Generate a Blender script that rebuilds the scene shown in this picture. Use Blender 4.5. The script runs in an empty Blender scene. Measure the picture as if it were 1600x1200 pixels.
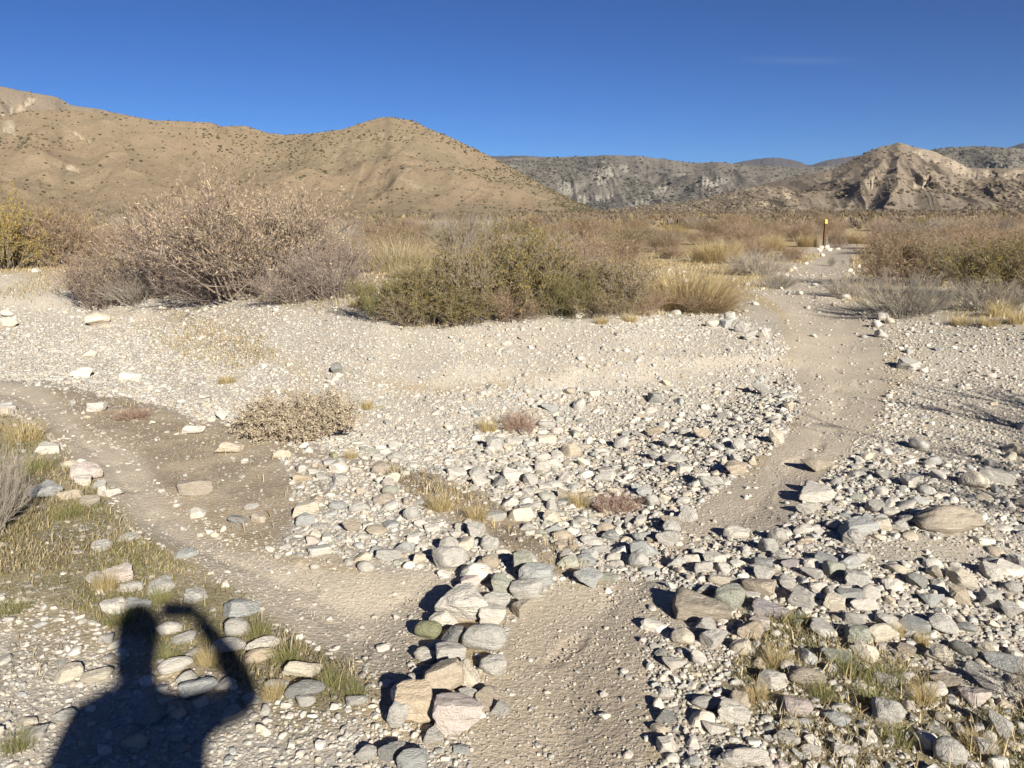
import bpy, math, random
import numpy as np
from mathutils import Vector, Matrix

R = math.radians
scene = bpy.context.scene
COL = scene.collection

# ------------------------------------------------------------------ camera
CAM_H = 1.55
PITCH = R(11.35)
FPX = 1290.0                       # focal length in photo pixels (1600 wide)
cam_d = bpy.data.cameras.new('camera')
cam_d.sensor_fit = 'HORIZONTAL'
cam_d.angle_x = 2 * math.atan(800 / FPX)
cam_d.clip_start = 0.02
cam_d.clip_end = 40000
cam = bpy.data.objects.new('camera', cam_d)
cam.location = (0, 0, CAM_H)
cam.rotation_euler = (math.pi / 2 - PITCH, 0, 0)
COL.objects.link(cam)
scene.camera = cam

# ------------------------------------------------------------------ light
SUN_EL = R(24.3)
SUN_AZ = R(156.0)                  # clockwise from +Y: behind and to the right
S = Vector((math.sin(SUN_AZ) * math.cos(SUN_EL), math.cos(SUN_AZ) * math.cos(SUN_EL), math.sin(SUN_EL)))
world = bpy.data.worlds.new('World')
scene.world = world
world.use_nodes = True
wn = world.node_tree.nodes
wl = world.node_tree.links
for n in list(wn):
    wn.remove(n)
sky = wn.new('ShaderNodeTexSky')
sky.sky_type = 'NISHITA'
sky.sun_disc = False
sky.sun_elevation = SUN_EL
sky.sun_rotation = SUN_AZ
sky.altitude = 1200
sky.air_density = 0.75
sky.dust_density = 0.0
sky.ozone_density = 4.0
SKY_K, SKY_G, SKY_P = 0.16, 1.30, (1.75, 3.15, 4.5)


def wmul(c, v):
    n = wn.new('ShaderNodeMix'); n.data_type = 'RGBA'; n.blend_type = 'MULTIPLY'; n.inputs[0].default_value = 1
    wl.new(c, n.inputs[6]); n.inputs[7].default_value = (*v, 1)
    return n.outputs[2]


gm = wn.new('ShaderNodeGamma')                # a drier, deeper blue than the standard atmosphere
gm.inputs['Gamma'].default_value = SKY_G
wl.new(wmul(sky.outputs[0], (SKY_K,) * 3), gm.inputs['Color'])
skyc = wmul(gm.outputs[0], SKY_P)
# one faint streak of cirrus, high on the right
tcw = wn.new('ShaderNodeTexCoord')
mp = wn.new('ShaderNodeMapping'); mp.inputs['Rotation'].default_value = (0, 0, 0.318)
wl.new(tcw.outputs['Generated'], mp.inputs['Vector'])
sx = wn.new('ShaderNodeSeparateXYZ'); wl.new(mp.outputs[0], sx.inputs[0])
nz = wn.new('ShaderNodeTexNoise'); nz.inputs['Scale'].default_value = 26; nz.inputs['Detail'].default_value = 5
wl.new(mp.outputs[0], nz.inputs['Vector'])


def wm(op, a, b=0.0, c=None):
    n = wn.new('ShaderNodeMath'); n.operation = op
    for k, v in enumerate((a, b) if c is None else (a, b, c)):
        if isinstance(v, bpy.types.NodeSocket): wl.new(v, n.inputs[k])
        else: n.inputs[k].default_value = v
    return n.outputs[0]


eu = wm('POWER', wm('ABSOLUTE', wm('DIVIDE', sx.outputs[0], 0.055)), 2.0)
vz = wm('ADD', sx.outputs[2], wm('MULTIPLY', sx.outputs[0], 0.06))
ev = wm('POWER', wm('ABSOLUTE', wm('DIVIDE', wm('SUBTRACT', vz, 0.166), 0.0035)), 2.0)
front = wm('GREATER_THAN', sx.outputs[1], 0.0)
cm = wm('MULTIPLY', wm('EXPONENT', wm('MULTIPLY', wm('ADD', eu, ev), -1.0)), wm('MULTIPLY', front, wm('MULTIPLY', nz.outputs[0], 0.07)))
cx = wn.new('ShaderNodeMix'); cx.data_type = 'RGBA'
wl.new(cm, cx.inputs[0]); wl.new(skyc, cx.inputs[6]); cx.inputs[7].default_value = (8, 8.4, 9, 1)
bg = wn.new('ShaderNodeBackground')
bg.inputs['Strength'].default_value = 0.05
wo = wn.new('ShaderNodeOutputWorld')
wl.new(cx.outputs[2], bg.inputs['Color'])
wl.new(bg.outputs[0], wo.inputs['Surface'])

sun_d = bpy.data.lights.new('sun', 'SUN')
sun_d.energy = 5.0
sun_d.angle = R(0.8)
sun_d.color = (1.0, 0.945, 0.82)
sun = bpy.data.objects.new('sun', sun_d)
sun.rotation_euler = S.to_track_quat('Z', 'Y').to_euler()
sun.location = (20, -40, 30)
COL.objects.link(sun)
scene.view_settings.view_transform = 'Standard'
scene.view_settings.look = 'None'
scene.view_settings.gamma = 1.0
scene.view_settings.exposure = 1.1

# ------------------------------------------------------------------ numpy helpers
M32 = 0xffffffff


def _hash(ix, iy, seed):
    h = (ix.astype(np.int64) * 374761393 + iy.astype(np.int64) * 668265263 + seed * 974634777) & M32
    h = ((h ^ (h >> 13)) * 1274126177) & M32
    h = ((h ^ (h >> 15)) * 2246822519) & M32
    return ((h ^ (h >> 16)) & M32) / 4294967295.0


def vnoise(x, y, seed=0):
    x = np.asarray(x, float); y = np.asarray(y, float)
    ix = np.floor(x); iy = np.floor(y)
    fx = x - ix; fy = y - iy
    fx = fx * fx * fx * (fx * (fx * 6 - 15) + 10); fy = fy * fy * fy * (fy * (fy * 6 - 15) + 10)
    a = _hash(ix, iy, seed); b = _hash(ix + 1, iy, seed); c = _hash(ix, iy + 1, seed); d = _hash(ix + 1, iy + 1, seed)
    return (a + (b - a) * fx) * (1 - fy) + (c + (d - c) * fx) * fy


def fbm(x, y, octv=4, seed=0, gain=0.5):
    s = 0; a = 1; t = 0
    for o in range(octv):
        s = s + a * (vnoise(x * 2 ** o + 17.3 * o, y * 2 ** o - 9.1 * o, seed + o) * 2 - 1)
        t += a; a *= gain
    return s / t


def ridged(x, y, octv=3, seed=0, gain=0.5):
    s = 0; a = 1; t = 0
    for o in range(octv):
        s = s + a * np.abs(vnoise(x * 2 ** o + 5.3 * o, y * 2 ** o + 3.1 * o, seed + o) * 2 - 1)
        t += a; a *= gain
    return s / t


def sstep(a, b, x):
    t = np.clip((x - a) / (b - a), 0, 1)
    return t * t * (3 - 2 * t)


def pix_dir(px, py):
    px = np.asarray(px, float); py = np.asarray(py, float)
    cx = (px - 800) / FPX; cy = (600 - py) / FPX
    cp, sp = math.cos(PITCH), math.sin(PITCH)
    return np.stack([cx, cp + cy * sp, -sp + cy * cp], -1)


def project(x, y, z):
    cp, sp = math.cos(PITCH), math.sin(PITCH)
    dz = z - CAM_H
    dep = y * cp - dz * sp
    up = y * sp + dz * cp
    dep = np.where(np.abs(dep) < 1e-4, 1e-4, dep)
    return 800 + FPX * x / dep, 600 - FPX * up / dep, dep


def flat_at(poly):
    d = pix_dir([p[0] for p in poly], [p[1] for p in poly])
    t = CAM_H / np.maximum(-d[:, 2], 0.008)
    return np.stack([d[:, 0] * t, d[:, 1] * t], -1)


def sdpoly(x, y, poly):
    """signed distance to polygon, positive inside"""
    x = np.asarray(x, float); y = np.asarray(y, float)
    d2 = np.full(x.shape, 1e18); inside = np.zeros(x.shape, bool)
    n = len(poly)
    for i in range(n):
        ax, ay = poly[i]; bx, by = poly[(i + 1) % n]
        ex, ey = bx - ax, by - ay
        t = np.clip(((x - ax) * ex + (y - ay) * ey) / (ex * ex + ey * ey + 1e-12), 0, 1)
        qx = x - ax - t * ex; qy = y - ay - t * ey
        d2 = np.minimum(d2, qx * qx + qy * qy)
        if ay != by:
            c = (ay > y) != (by > y)
            inside ^= c & (x < (bx - ax) * (y - ay) / (by - ay) + ax)
    d = np.sqrt(d2)
    return np.where(inside, d, -d)


# ------------------------------------------------------------------ traced outlines of the ground (photo pixels -> metres on the ground)
T_MAIN = [(735, 1330), (735, 1200), (758, 1100), (785, 1020), (815, 950), (870, 918), (935, 905), (985, 880), (1050, 838), (1088, 800),
          (1132, 762), (1200, 715), (1245, 670), (1262, 640), (1250, 600), (1240, 560), (1225, 525), (1165, 492), (1180, 470),
          (1235, 430), (1280, 402), (1312, 386), (1348, 385), (1332, 410), (1312, 440), (1315, 470), (1335, 500), (1368, 520),
          (1380, 560), (1385, 600), (1375, 640), (1330, 690), (1288, 735), (1250, 788), (1212, 838), (1120, 874), (1050, 905), (1040, 950), (1005, 1000),
          (1020, 1100), (1020, 1200), (1030, 1330)]
T_LEFT = [(-200, 585), (0, 598), (60, 605), (110, 640), (150, 680), (200, 720), (240, 765), (290, 810), (350, 850), (450, 880), (560, 895),
          (680, 900), (700, 930), (670, 1000), (620, 1065), (560, 1040), (460, 985), (380, 920), (300, 872), (210, 825), (180, 775),
          (130, 720), (60, 660), (0, 625), (-200, 605)]
Z_WASH = [(-300, 470), (0, 478), (120, 485), (260, 500), (400, 565), (560, 605), (700, 612), (850, 602), (1000, 608), (1250, 590), (1250, 640),
          (1180, 740), (1080, 830), (990, 900), (900, 880), (760, 790), (620, 735), (480, 690), (330, 655), (200, 625), (60, 600), (-300, 590)]
Z_BANK = [(-300, 440), (100, 470), (250, 462), (400, 470), (560, 494), (640, 516), (760, 508), (900, 500), (1110, 492), (1230, 530), (1240, 600),
          (1100, 606), (950, 612), (850, 604), (560, 604), (400, 566), (260, 500), (100, 486), (-300, 480)]
Z_DIRT = [(40, 602), (200, 624), (330, 656), (430, 692), (540, 735), (500, 800), (470, 862), (380, 840), (300, 800), (240, 750), (180, 690), (110, 636)]
Z_BAND = [(430, 700), (600, 742), (690, 800), (790, 862), (880, 900), (860, 935), (745, 925), (680, 892), (560, 872), (450, 862), (470, 790)]
Z_STRIP = [(575, 722), (690, 745), (795, 795), (875, 842), (925, 880), (870, 900), (795, 868), (690, 805)]
Z_GREEN = [(-300, 620), (0, 640), (60, 672), (130, 735), (180, 800), (215, 838), (300, 885), (380, 935), (450, 992), (560, 1050), (600, 1095), (480, 1100),
           (400, 1075), (300, 1040), (180, 990), (60, 930), (-300, 900)]
Z_LOWL = [(-400, 960), (0, 975), (160, 1010), (300, 1060), (430, 1098), (600, 1130), (740, 1150), (735, 1330), (-400, 1330)]
Z_RUBBLE = [(1235, 765), (1290, 722), (1420, 715), (1700, 735), (1700, 965), (1420, 1035), (1250, 965), (1060, 945), (985, 905), (1090, 850), (1180, 825)]
Z_FLAT = [(1320, 858), (1440, 836), (1560, 852), (1520, 880), (1440, 892), (1350, 884)]
Z_RIGHT = [(1345, 500), (1420, 506), (1800, 522), (1800, 740), (1420, 715), (1290, 722), (1380, 645), (1388, 560)]
Z_GRASSR = [(1170, 965), (1250, 962), (1330, 1000), (1420, 1035), (1500, 1092), (1750, 1120), (1750, 1330), (1290, 1330), (1210, 1150), (1150, 1060)]
Z_EDGER = [(1005, 990), (1120, 960), (1175, 965), (1150, 1060), (1210, 1150), (1290, 1330), (1030, 1330), (1020, 1100)]
Z_RB = [(1420, 1035), (1700, 955), (1700, 1118), (1500, 1094)]
Z_STRAW = [(170, 500), (260, 496), (340, 508), (420, 530), (430, 560), (380, 580), (300, 565), (230, 530)]
ALLZ = dict(straw=Z_STRAW, main=T_MAIN, left=T_LEFT, wash=Z_WASH, bank=Z_BANK, dirt=Z_DIRT, band=Z_BAND, strip=Z_STRIP, green=Z_GREEN, lowl=Z_LOWL,
            rubble=Z_RUBBLE, flat=Z_FLAT, right=Z_RIGHT, grassr=Z_GRASSR, edger=Z_EDGER, rb=Z_RB)
W = {k: flat_at(v) for k, v in ALLZ.items()}
BANKTOP = [(-300, 472), (60, 484), (260, 500), (400, 566), (560, 604), (850, 604), (1000, 610), (1250, 592), (1390, 600), (1600, 620), (1900, 640)]
BT = flat_at(BANKTOP)


def macro_h(x, y):
    """terrain relief in metres without the small bumps"""
    x = np.asarray(x, float); y = np.asarray(y, float)
    d = np.hypot(x, y)
    foot = np.interp(x, BT[:, 0], BT[:, 1])
    onp = sstep(1.0, 2.3, x) * (1 - sstep(4.6, 6.6, x))
    up = sstep(-0.4, 2.4, y - foot) * (1 - onp) + sstep(-2.6, 6.5, y - foot) * onp
    h = 0.46 * up + 0.12 * np.exp(-((y - foot - 3.6) / 1.6) ** 2) * sstep(-12, -3, x) * (1 - sstep(-1.5, 2.2, x))
    wob = .5 * fbm(x / 1.1, y / 1.1, 3, 14)
    h = h + .08 * sstep(-.15, .35, y - foot + wob) * sstep(.35, .6, vnoise(x / 1.7, y * 0 + 3.1, 15)) * (1 - sstep(2.2, 3.4, x)) * (1 - sstep(1.0, 4.0, y - foot))
    near = (d < 40)
    if np.any(near):
        xs, ys = x[near], y[near]
        s = sdpoly(xs, ys, W['wash'])
        h[near] -= 0.17 * sstep(-0.3, 1.3, s)
        s = sdpoly(xs, ys, W['main'])
        h[near] -= 0.03 * sstep(-0.15, 0.45, s)
        s = sdpoly(xs, ys, W['left'])
        h[near] -= 0.05 * sstep(-0.1, 0.35, s)
        s = sdpoly(xs, ys, W['rubble'])
        h[near] += 0.05 * sstep(-0.1, 0.8, s)
    h = h + np.where(y > 0, 0.0088 * np.clip(d - 40, 0, 420) * sstep(-5, 60, y), 0)
    h = h + 0.05 * fbm(x / 2.3, y / 2.3, 3, 11) * sstep(1.0, 4, d) + 0.35 * fbm(x / 30, y / 30, 2, 12) * sstep(18, 60, d)
    return h


def micro_h(x, y):
    return 0.012 * fbm(x / 0.5, y / 0.5, 2, 21)


def H(x, y):
    return macro_h(np.atleast_1d(x), np.atleast_1d(y)) + micro_h(np.atleast_1d(x), np.atleast_1d(y))


def at(px, py):
    """ground point under a photo pixel"""
    d = pix_dir(np.atleast_1d(px), np.atleast_1d(py))
    t = CAM_H / np.maximum(-d[:, 2], 0.004)
    for _ in range(25):
        z = macro_h(d[:, 0] * t, d[:, 1] * t)
        t2 = (CAM_H - z) / np.maximum(-d[:, 2], 0.004)
        t = t * 0.4 + t2 * 0.6
    x, y = d[:, 0] * t, d[:, 1] * t
    return np.stack([x, y, H(x, y)], -1)


# ------------------------------------------------------------------ object helpers
def new_mesh(name, V, F, smooth=True, colors=None, mat=None, attrs=None):
    V = np.asarray(V, np.float32); F = np.asarray(F, np.int32)
    k = F.shape[1]
    me = bpy.data.meshes.new(name)
    me.vertices.add(len(V)); me.vertices.foreach_set('co', V.ravel())
    me.loops.add(F.size); me.loops.foreach_set('vertex_index', F.ravel())
    me.polygons.add(len(F))
    me.polygons.foreach_set('loop_start', np.arange(0, F.size, k, dtype=np.int32))
    me.polygons.foreach_set('loop_total', np.full(len(F), k, np.int32))
    me.polygons.foreach_set('use_smooth', np.full(len(F), bool(smooth)))
    me.update(calc_edges=True)
    todo = dict(attrs or {})
    if colors is not None:
        todo['col'] = colors
    for nm, c in todo.items():
        c = np.asarray(c, np.float32)
        a = me.attributes.new(nm, 'FLOAT_COLOR', 'POINT')
        c4 = np.ones((len(V), 4), np.float32); c4[:, :3] = c
        a.data.foreach_set('color', c4.ravel())
    if mat:
        me.materials.append(mat)
    me.validate()
    return me


def link(name, data, parent=None, loc=None):
    o = bpy.data.objects.new(name, data)
    COL.objects.link(o)
    if parent is not None:
        o.parent = parent
    if loc is not None:
        o.location = loc
    return o


def tag(o, label=None, cat=None, group=None, kind=None):
    if label: o['label'] = label
    if cat: o['category'] = cat
    if group: o['group'] = group
    if kind: o['kind'] = kind
    return o


# ------------------------------------------------------------------ materials
class NT:
    def __init__(self, name):
        self.m = bpy.data.materials.new(name); self.m.use_nodes = True
        self.t = self.m.node_tree
        for n in list(self.t.nodes): self.t.nodes.remove(n)
        self.out = self.t.nodes.new('ShaderNodeOutputMaterial')

    def n(self, typ, ins=None, **pr):
        nd = self.t.nodes.new('ShaderNode' + typ)
        for k, v in pr.items(): setattr(nd, k, v)
        for k, v in (ins or {}).items(): self.set(nd, k, v)
        return nd

    def set(self, nd, k, v):
        s = nd.inputs[k]
        if isinstance(v, bpy.types.NodeSocket): self.t.links.new(v, s)
        elif hasattr(v, 'outputs'): self.t.links.new(v.outputs[0], s)
        else:
            if isinstance(v, (tuple, list)) and len(v) == 3 and s.type == 'RGBA': v = (*v, 1)
            s.default_value = v

    def mix(self, f, a, b, mode='MIX'):
        nd = self.t.nodes.new('ShaderNodeMix'); nd.data_type = 'RGBA'; nd.blend_type = mode
        self.set(nd, 0, f); self.set(nd, 6, a); self.set(nd, 7, b)
        return nd.outputs[2]

    def math(self, op, a, b=0.5, c=None, clamp=False):
        nd = self.n('Math', operation=op); nd.use_clamp = clamp
        self.set(nd, 0, a); self.set(nd, 1, b)
        if c is not None: self.set(nd, 2, c)
        return nd.outputs[0]

    def ramp(self, f, stops):
        nd = self.n('ValToRGB', {0: f})
        e = nd.color_ramp.elements
        while len(e) < len(stops): e.new(0.5)
        for el, (p, c) in zip(e, stops):
            el.position = p; el.color = (*c, 1) if len(c) == 3 else c
        return nd.outputs[0]

    def noise(self, vec, scale, detail=4, rough=0.55, dist=0.0):
        return self.n('TexNoise', {'Vector': vec, 'Scale': scale, 'Detail': detail, 'Roughness': rough, 'Distortion': dist}).outputs[0]

    def sep(self, c):
        return self.n('SeparateColor', {0: c}).outputs


def G(v): return (v, v, v)


def mat_ground():
    t = NT('ground_soil')
    co = t.n('TexCoord').outputs['Object']
    a1 = t.sep(t.n('Attribute', attribute_name='m1').outputs['Color'])
    a2 = t.sep(t.n('Attribute', attribute_name='m2').outputs['Color'])
    n1 = t.noise(co, 0.9, 4); n2 = t.noise(co, 7, 5, 0.6); n3 = t.noise(co, 60, 4, 0.65); n4 = t.noise(co, 260, 3, 0.6)
    v1 = t.n('TexVoronoi', {'Vector': co, 'Scale': 20}); v2 = t.n('TexVoronoi', {'Vector': co, 'Scale': 48}); v3 = t.n('TexVoronoi', {'Vector': co, 'Scale': 120})
    peb = [(0, (.16, .155, .145)), (.2, (.28, .265, .245)), (.45, (.37, .342, .305)), (.7, (.43, .40, .352)), (.9, (.35, .298, .235)), (1, (.56, .535, .49))]
    p1 = t.ramp(t.sep(v1.outputs['Color'])[0], peb); p2 = t.ramp(t.sep(v2.outputs['Color'])[0], peb); p3 = t.ramp(t.sep(v3.outputs['Color'])[0], peb)
    sand = t.ramp(n2, [(.25, (.36, .30, .228)), (.75, (.472, .398, .305))])
    sand = t.mix(.30, sand, p3)
    sand = t.mix(t.math('MULTIPLY', t.math('GREATER_THAN', n4, .62), .35), sand, (.25, .2, .15))
    sand = t.mix(t.math('MULTIPLY', t.math('GREATER_THAN', n3, .66), .3), sand, (.3, .24, .18))
    fine = t.mix(.5, p3, p2)
    grav = t.mix(t.math('GREATER_THAN', n2, .52), t.mix(.55, fine, sand), t.mix(.35, p2, p1))
    grav = t.mix(t.math('MULTIPLY', n1, .35), grav, (.385, .345, .295))
    dirt = t.ramp(n3, [(.3, (.11, .08, .05)), (.6, (.22, .165, .105)), (.82, (.40, .325, .24))])
    dirt = t.mix(.25, dirt, p3)
    green = t.ramp(n3, [(.3, (.06, .068, .022)), (.55, (.14, .135, .055)), (.78, (.25, .205, .12))])
    plain = t.ramp(n2, [(.3, (.26, .20, .12)), (.7, (.42, .34, .22))])
    base = t.mix(a1[1], sand, grav)
    base = t.mix(a2[2], base, plain)
    n5 = t.noise(co, 2.4, 6, .68)
    base = t.mix(t.math('MULTIPLY', a1[2], .75), base, (.335, .255, .168))
    base = t.mix(t.math('MULTIPLY', a1[2], t.math('MULTIPLY_ADD', n5, 7.0, -3.0, clamp=True)), base, dirt)
    base = t.mix(t.math('MULTIPLY', a2[0], t.math('MULTIPLY_ADD', n2, 1.8, -.15, clamp=True)), base, green)
    base = t.mix(a1[0], base, sand)
    base = t.mix(t.math('MULTIPLY', a2[1], .8), base, t.ramp(n3, [(.3, (.26, .19, .09)), (.7, (.46, .36, .20))]))
    hgt = t.math('ADD', t.math('MULTIPLY', v2.outputs['Distance'], -1.0), t.math('MULTIPLY', n3, .8))
    hgt = t.math('ADD', hgt, t.math('MULTIPLY', v3.outputs['Distance'], -.6))
    bmp = t.n('Bump', {'Strength': .45, 'Distance': .007, 'Height': hgt})
    b = t.n('BsdfPrincipled', {'Base Color': base, 'Roughness': .95, 'Specular IOR Level': .15, 'Normal': bmp})
    t.t.links.new(b.outputs[0], t.out.inputs[0])
    return t.m


def mat_rock(name, src):
    t = NT(name)
    co = t.n('TexCoord').outputs['Object']
    if src == 'object':
        oi = t.n('ObjectInfo'); base = oi.outputs['Color']
        off = t.n('VectorMath', {0: co, 1: t.n('CombineXYZ', {0: t.math('MULTIPLY', oi.outputs['Random'], 40.0), 1: 3.0}).outputs[0]}, operation='ADD').outputs[0]
    else:
        base = t.n('Attribute', attribute_name='col').outputs['Color']; off = co
    q = 1.0 if src == 'object' else 9.0
    n1 = t.noise(off, 2.6 * q, 6, .62); n2 = t.noise(off, 9 * q, 5, .68); n3 = t.noise(off, 34 * q, 3, .6)
    st = t.n('Mapping', {'Vector': off, 'Rotation': (.5, .35, .2), 'Scale': (1.2 * q, 1.2 * q, 9 * q)}).outputs[0]
    band = t.noise(st, 1.0, 3, .6)
    c = t.mix(t.ramp(n1, [(.35, G(0)), (.7, G(.5))]), base, t.mix(1.0, base, (.78, .72, .64), 'MULTIPLY'))
    c = t.mix(t.ramp(band, [(.46, G(0)), (.60, G(.55))]), c, t.mix(1.0, c, (.74, .74, .75), 'MULTIPLY'))
    c = t.mix(t.ramp(n2, [(.54, G(0)), (.7, G(.5))]), c, t.mix(.5, c, (.82, .79, .73)))
    c = t.mix(t.ramp(n3, [(.60, G(0)), (.7, G(.55))]), c, t.mix(1.0, c, (.35, .33, .30), 'MULTIPLY'))
    hgt = t.math('ADD', t.math('MULTIPLY', n1, 1.0), t.math('ADD', t.math('MULTIPLY', n2, .8), t.math('MULTIPLY', band, .5)))
    bmp = t.n('Bump', {'Strength': .8, 'Distance': .022 if src == 'object' else .006, 'Height': hgt})
    b = t.n('BsdfPrincipled', {'Base Color': c, 'Roughness': .85, 'Specular IOR Level': .25, 'Normal': bmp})
    t.t.links.new(b.outputs[0], t.out.inputs[0])
    return t.m


def mat_attr(name, rough=.85, transl=0.0, noise_scale=0):
    t = NT(name)
    base = t.n('Attribute', attribute_name='col').outputs['Color']
    if noise_scale:
        co = t.n('TexCoord').outputs['Object']
        base = t.mix(t.ramp(t.noise(co, noise_scale, 3), [(.35, G(.0)), (.7, G(.5))]), base, t.mix(1.0, base, (.5, .45, .4), 'MULTIPLY'))
    b = t.n('BsdfPrincipled', {'Base Color': base, 'Roughness': rough, 'Specular IOR Level': .15})
    if transl:
        tr = t.n('BsdfTranslucent', {'Color': base})
        mx = t.n('MixShader', {0: transl, 1: b, 2: tr})
        t.t.links.new(mx.outputs[0], t.out.inputs[0])
    else:
        t.t.links.new(b.outputs[0], t.out.inputs[0])
    return t.m


def mat_plain(name, col, rough=.7, var=.25, scale=30, spec=.2):
    t = NT(name)
    co = t.n('TexCoord').outputs['Object']
    n = t.noise(co, scale, 5, .6)
    c = t.mix(t.ramp(n, [(.35, G(0)), (.7, G(1))]), col, tuple(x * (1 - var) for x in col))
    bmp = t.n('Bump', {'Strength': .3, 'Distance': .01, 'Height': n})
    b = t.n('BsdfPrincipled', {'Base Color': c, 'Roughness': rough, 'Specular IOR Level': spec, 'Normal': bmp})
    t.t.links.new(b.outputs[0], t.out.inputs[0])
    return t.m


def mat_hill(name, c1, c2, c3, scar, spec_scale, dot, s_patch, scar_amt, cover=(.52, .60)):
    """slopes: two soils, weathered patches, fine scrub mottling, pale bare scars"""
    t = NT(name)
    co = t.n('TexCoord').outputs['Object']
    geo = t.n('NewGeometry')
    big = t.noise(co, s_patch, 5, .6, .6)
    mid = t.noise(co, s_patch * 6, 5, .65)
    fine = t.noise(co, spec_scale, 4, .7)
    vf = t.n('TexVoronoi', {'Vector': co, 'Scale': spec_scale * .6})
    c = t.mix(t.ramp(big, [(.38, G(0)), (.62, G(1))]), c1, c2)
    c = t.mix(t.ramp(mid, [(.50, G(0)), (.72, G(.75))]), c, c3)
    st = t.n('Mapping', {'Vector': co, 'Scale': (s_patch * 9, s_patch * 9, s_patch * 1.2)}).outputs[0]
    streak = t.noise(st, 1.0, 4, .6, .4)
    steep = t.math('SUBTRACT', 1.0, t.sep(geo.outputs['Normal'])[2])
    sc = t.math('MULTIPLY', t.ramp(streak, [(.55, G(0)), (.68, G(1))]), t.math('MULTIPLY', t.ramp(big, [(.45, G(0)), (.6, G(1))]), scar_amt))
    c = t.mix(sc, c, scar)
    pl = t.sep(t.n('Attribute', attribute_name='pale').outputs['Color'])[0]
    c = t.mix(t.math('MULTIPLY', pl, t.math('MULTIPLY_ADD', streak, 1.2, .1, clamp=True)), c, scar)
    c = t.mix(t.ramp(fine, [cover[0:1] + (G(0),), cover[1:2] + (G(.6),)]), c, dot)
    c = t.mix(t.ramp(vf.outputs['Distance'], [(.16, G(.7)), (.36, G(0))]), c, dot)
    bmp = t.n('Bump', {'Strength': .8, 'Distance': .6 / spec_scale, 'Height': t.math('ADD', fine, t.math('MULTIPLY', streak, .8))})
    b = t.n('BsdfPrincipled', {'Base Color': c, 'Roughness': 1.0, 'Specular IOR Level': .05, 'Normal': bmp})
    t.t.links.new(b.outputs[0], t.out.inputs[0])
    return t.m


M_GROUND = mat_ground()
M_ROCK = mat_rock('stone', 'object')
M_RUBBLE = mat_rock('stone_rubble', 'attr')
M_TWIG = mat_attr('bark_twigs', .9)
M_LEAF = mat_attr('dry_leaves', .8, .25)
M_GRASS = mat_attr('grass_blades', .7, .3)

# ------------------------------------------------------------------ ground sheet (polar grid round the viewer, finer in front)
az = np.concatenate([np.arange(-42, 42, 0.14), np.arange(42, 318, 2.0)])
az = np.radians(az)
rr = [0.35]
while rr[-1] < 90: rr.append(rr[-1] * 1.0062)
while rr[-1] < 9000: rr.append(rr[-1] * 1.05)
rr = np.array(rr)
nA, nR_ = len(az), len(rr)
AZ, RR = np.meshgrid(az, rr)
gx = (np.sin(AZ) * RR).ravel(); gy = (np.cos(AZ) * RR).ravel()
gz = macro_h(gx, gy)
rad = RR.ravel()
gz += micro_h(gx, gy) * (rad < 120)
near = rad < 70


def footprints():
    # shallow boot prints trodden into the two paths
    r = np.random.default_rng(77)
    n = 0
    used = []
    dz = np.zeros(gx.shape)
    cand = np.column_stack([r.uniform(-9, 9, 9000), r.uniform(1.9, 8, 9000)])
    okm = (sdpoly(cand[:, 0], cand[:, 1], W['main']) > .12); okl = (sdpoly(cand[:, 0], cand[:, 1], W['left']) > .10)
    for (cx_, cy_), m, l in zip(cand, okm, okl):
        if not (m or l) or n > 150 or any((cx_ - a) ** 2 + (cy_ - b) ** 2 < .09 for a, b in used): continue
        n += 1; used.append((cx_, cy_))
        th = (r.normal(.35, .3) if cy_ < 8 else r.normal(.1, .25)) * (1 if m else -2.6) + (math.pi if r.random() < .5 else 0)
        sel = np.where((np.abs(gx - cx_) < .25) & (np.abs(gy - cy_) < .25))[0]
        u = (gx[sel] - cx_) * math.cos(th) - (gy[sel] - cy_) * math.sin(th)
        v = (gx[sel] - cx_) * math.sin(th) + (gy[sel] - cy_) * math.cos(th)
        w_ = .048 - .012 * np.exp(-((v + .03) / .05) ** 2)
        q = np.sqrt((u / w_) ** 2 + (v / .145) ** 2)
        dep = r.uniform(.003, .008)
        dz[sel] += -dep * (1 - sstep(.7, 1.1, q)) + dep * .35 * np.exp(-((q - 1.2) / .2) ** 2)
    return dz


gz += footprints()


def mask(key, width, jitter, seed, freq=1.5):
    m = np.zeros(gx.shape)
    x, y = gx[near], gy[near]
    s = sdpoly(x, y, W[key])
    sc = 0.35 + 0.11 * rad[near]
    s = s + jitter * sc * fbm(x / (sc * .9) * freq, y / (sc * .9) * freq, 4, seed)
    m[near] = sstep(-width, width, s / sc)
    return m


m_main = mask('main', .12, .13, 31); m_left = mask('left', .10, .10, 32)
m_path = np.maximum(m_main, m_left)
m_wash = mask('wash', .2, .3, 33); m_bank = mask('bank', .2, .3, 34); m_dirt = mask('dirt', .3, .5, 35)
m_band = mask('band', .2, .3, 36); m_strip = mask('strip', .16, .3, 37); m_green = mask('green', .35, .5, 38)
m_lowl = mask('lowl', .2, .4, 39); m_rub = mask('rubble', .2, .3, 40); m_flat = mask('flat', .2, .3, 41)
m_right = mask('right', .2, .3, 42); m_gr = mask('grassr', .35, .5, 43); m_ed = mask('edger', .2, .3, 44); m_rb = mask('rb', .2, .3, 45)
grav = (1 - m_strip * .9) * np.maximum.reduce([m_wash, m_bank * .75, m_band, m_lowl, m_rub, m_right * .55, m_ed, m_rb, m_flat * .1])
grav *= (1 - m_flat * .8)
crossing = sstep(880, 900, project(gx, gy, gz)[0]) * m_rub * (gy > 0)
m_pathv = m_path * (1 - .6 * crossing)
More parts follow.
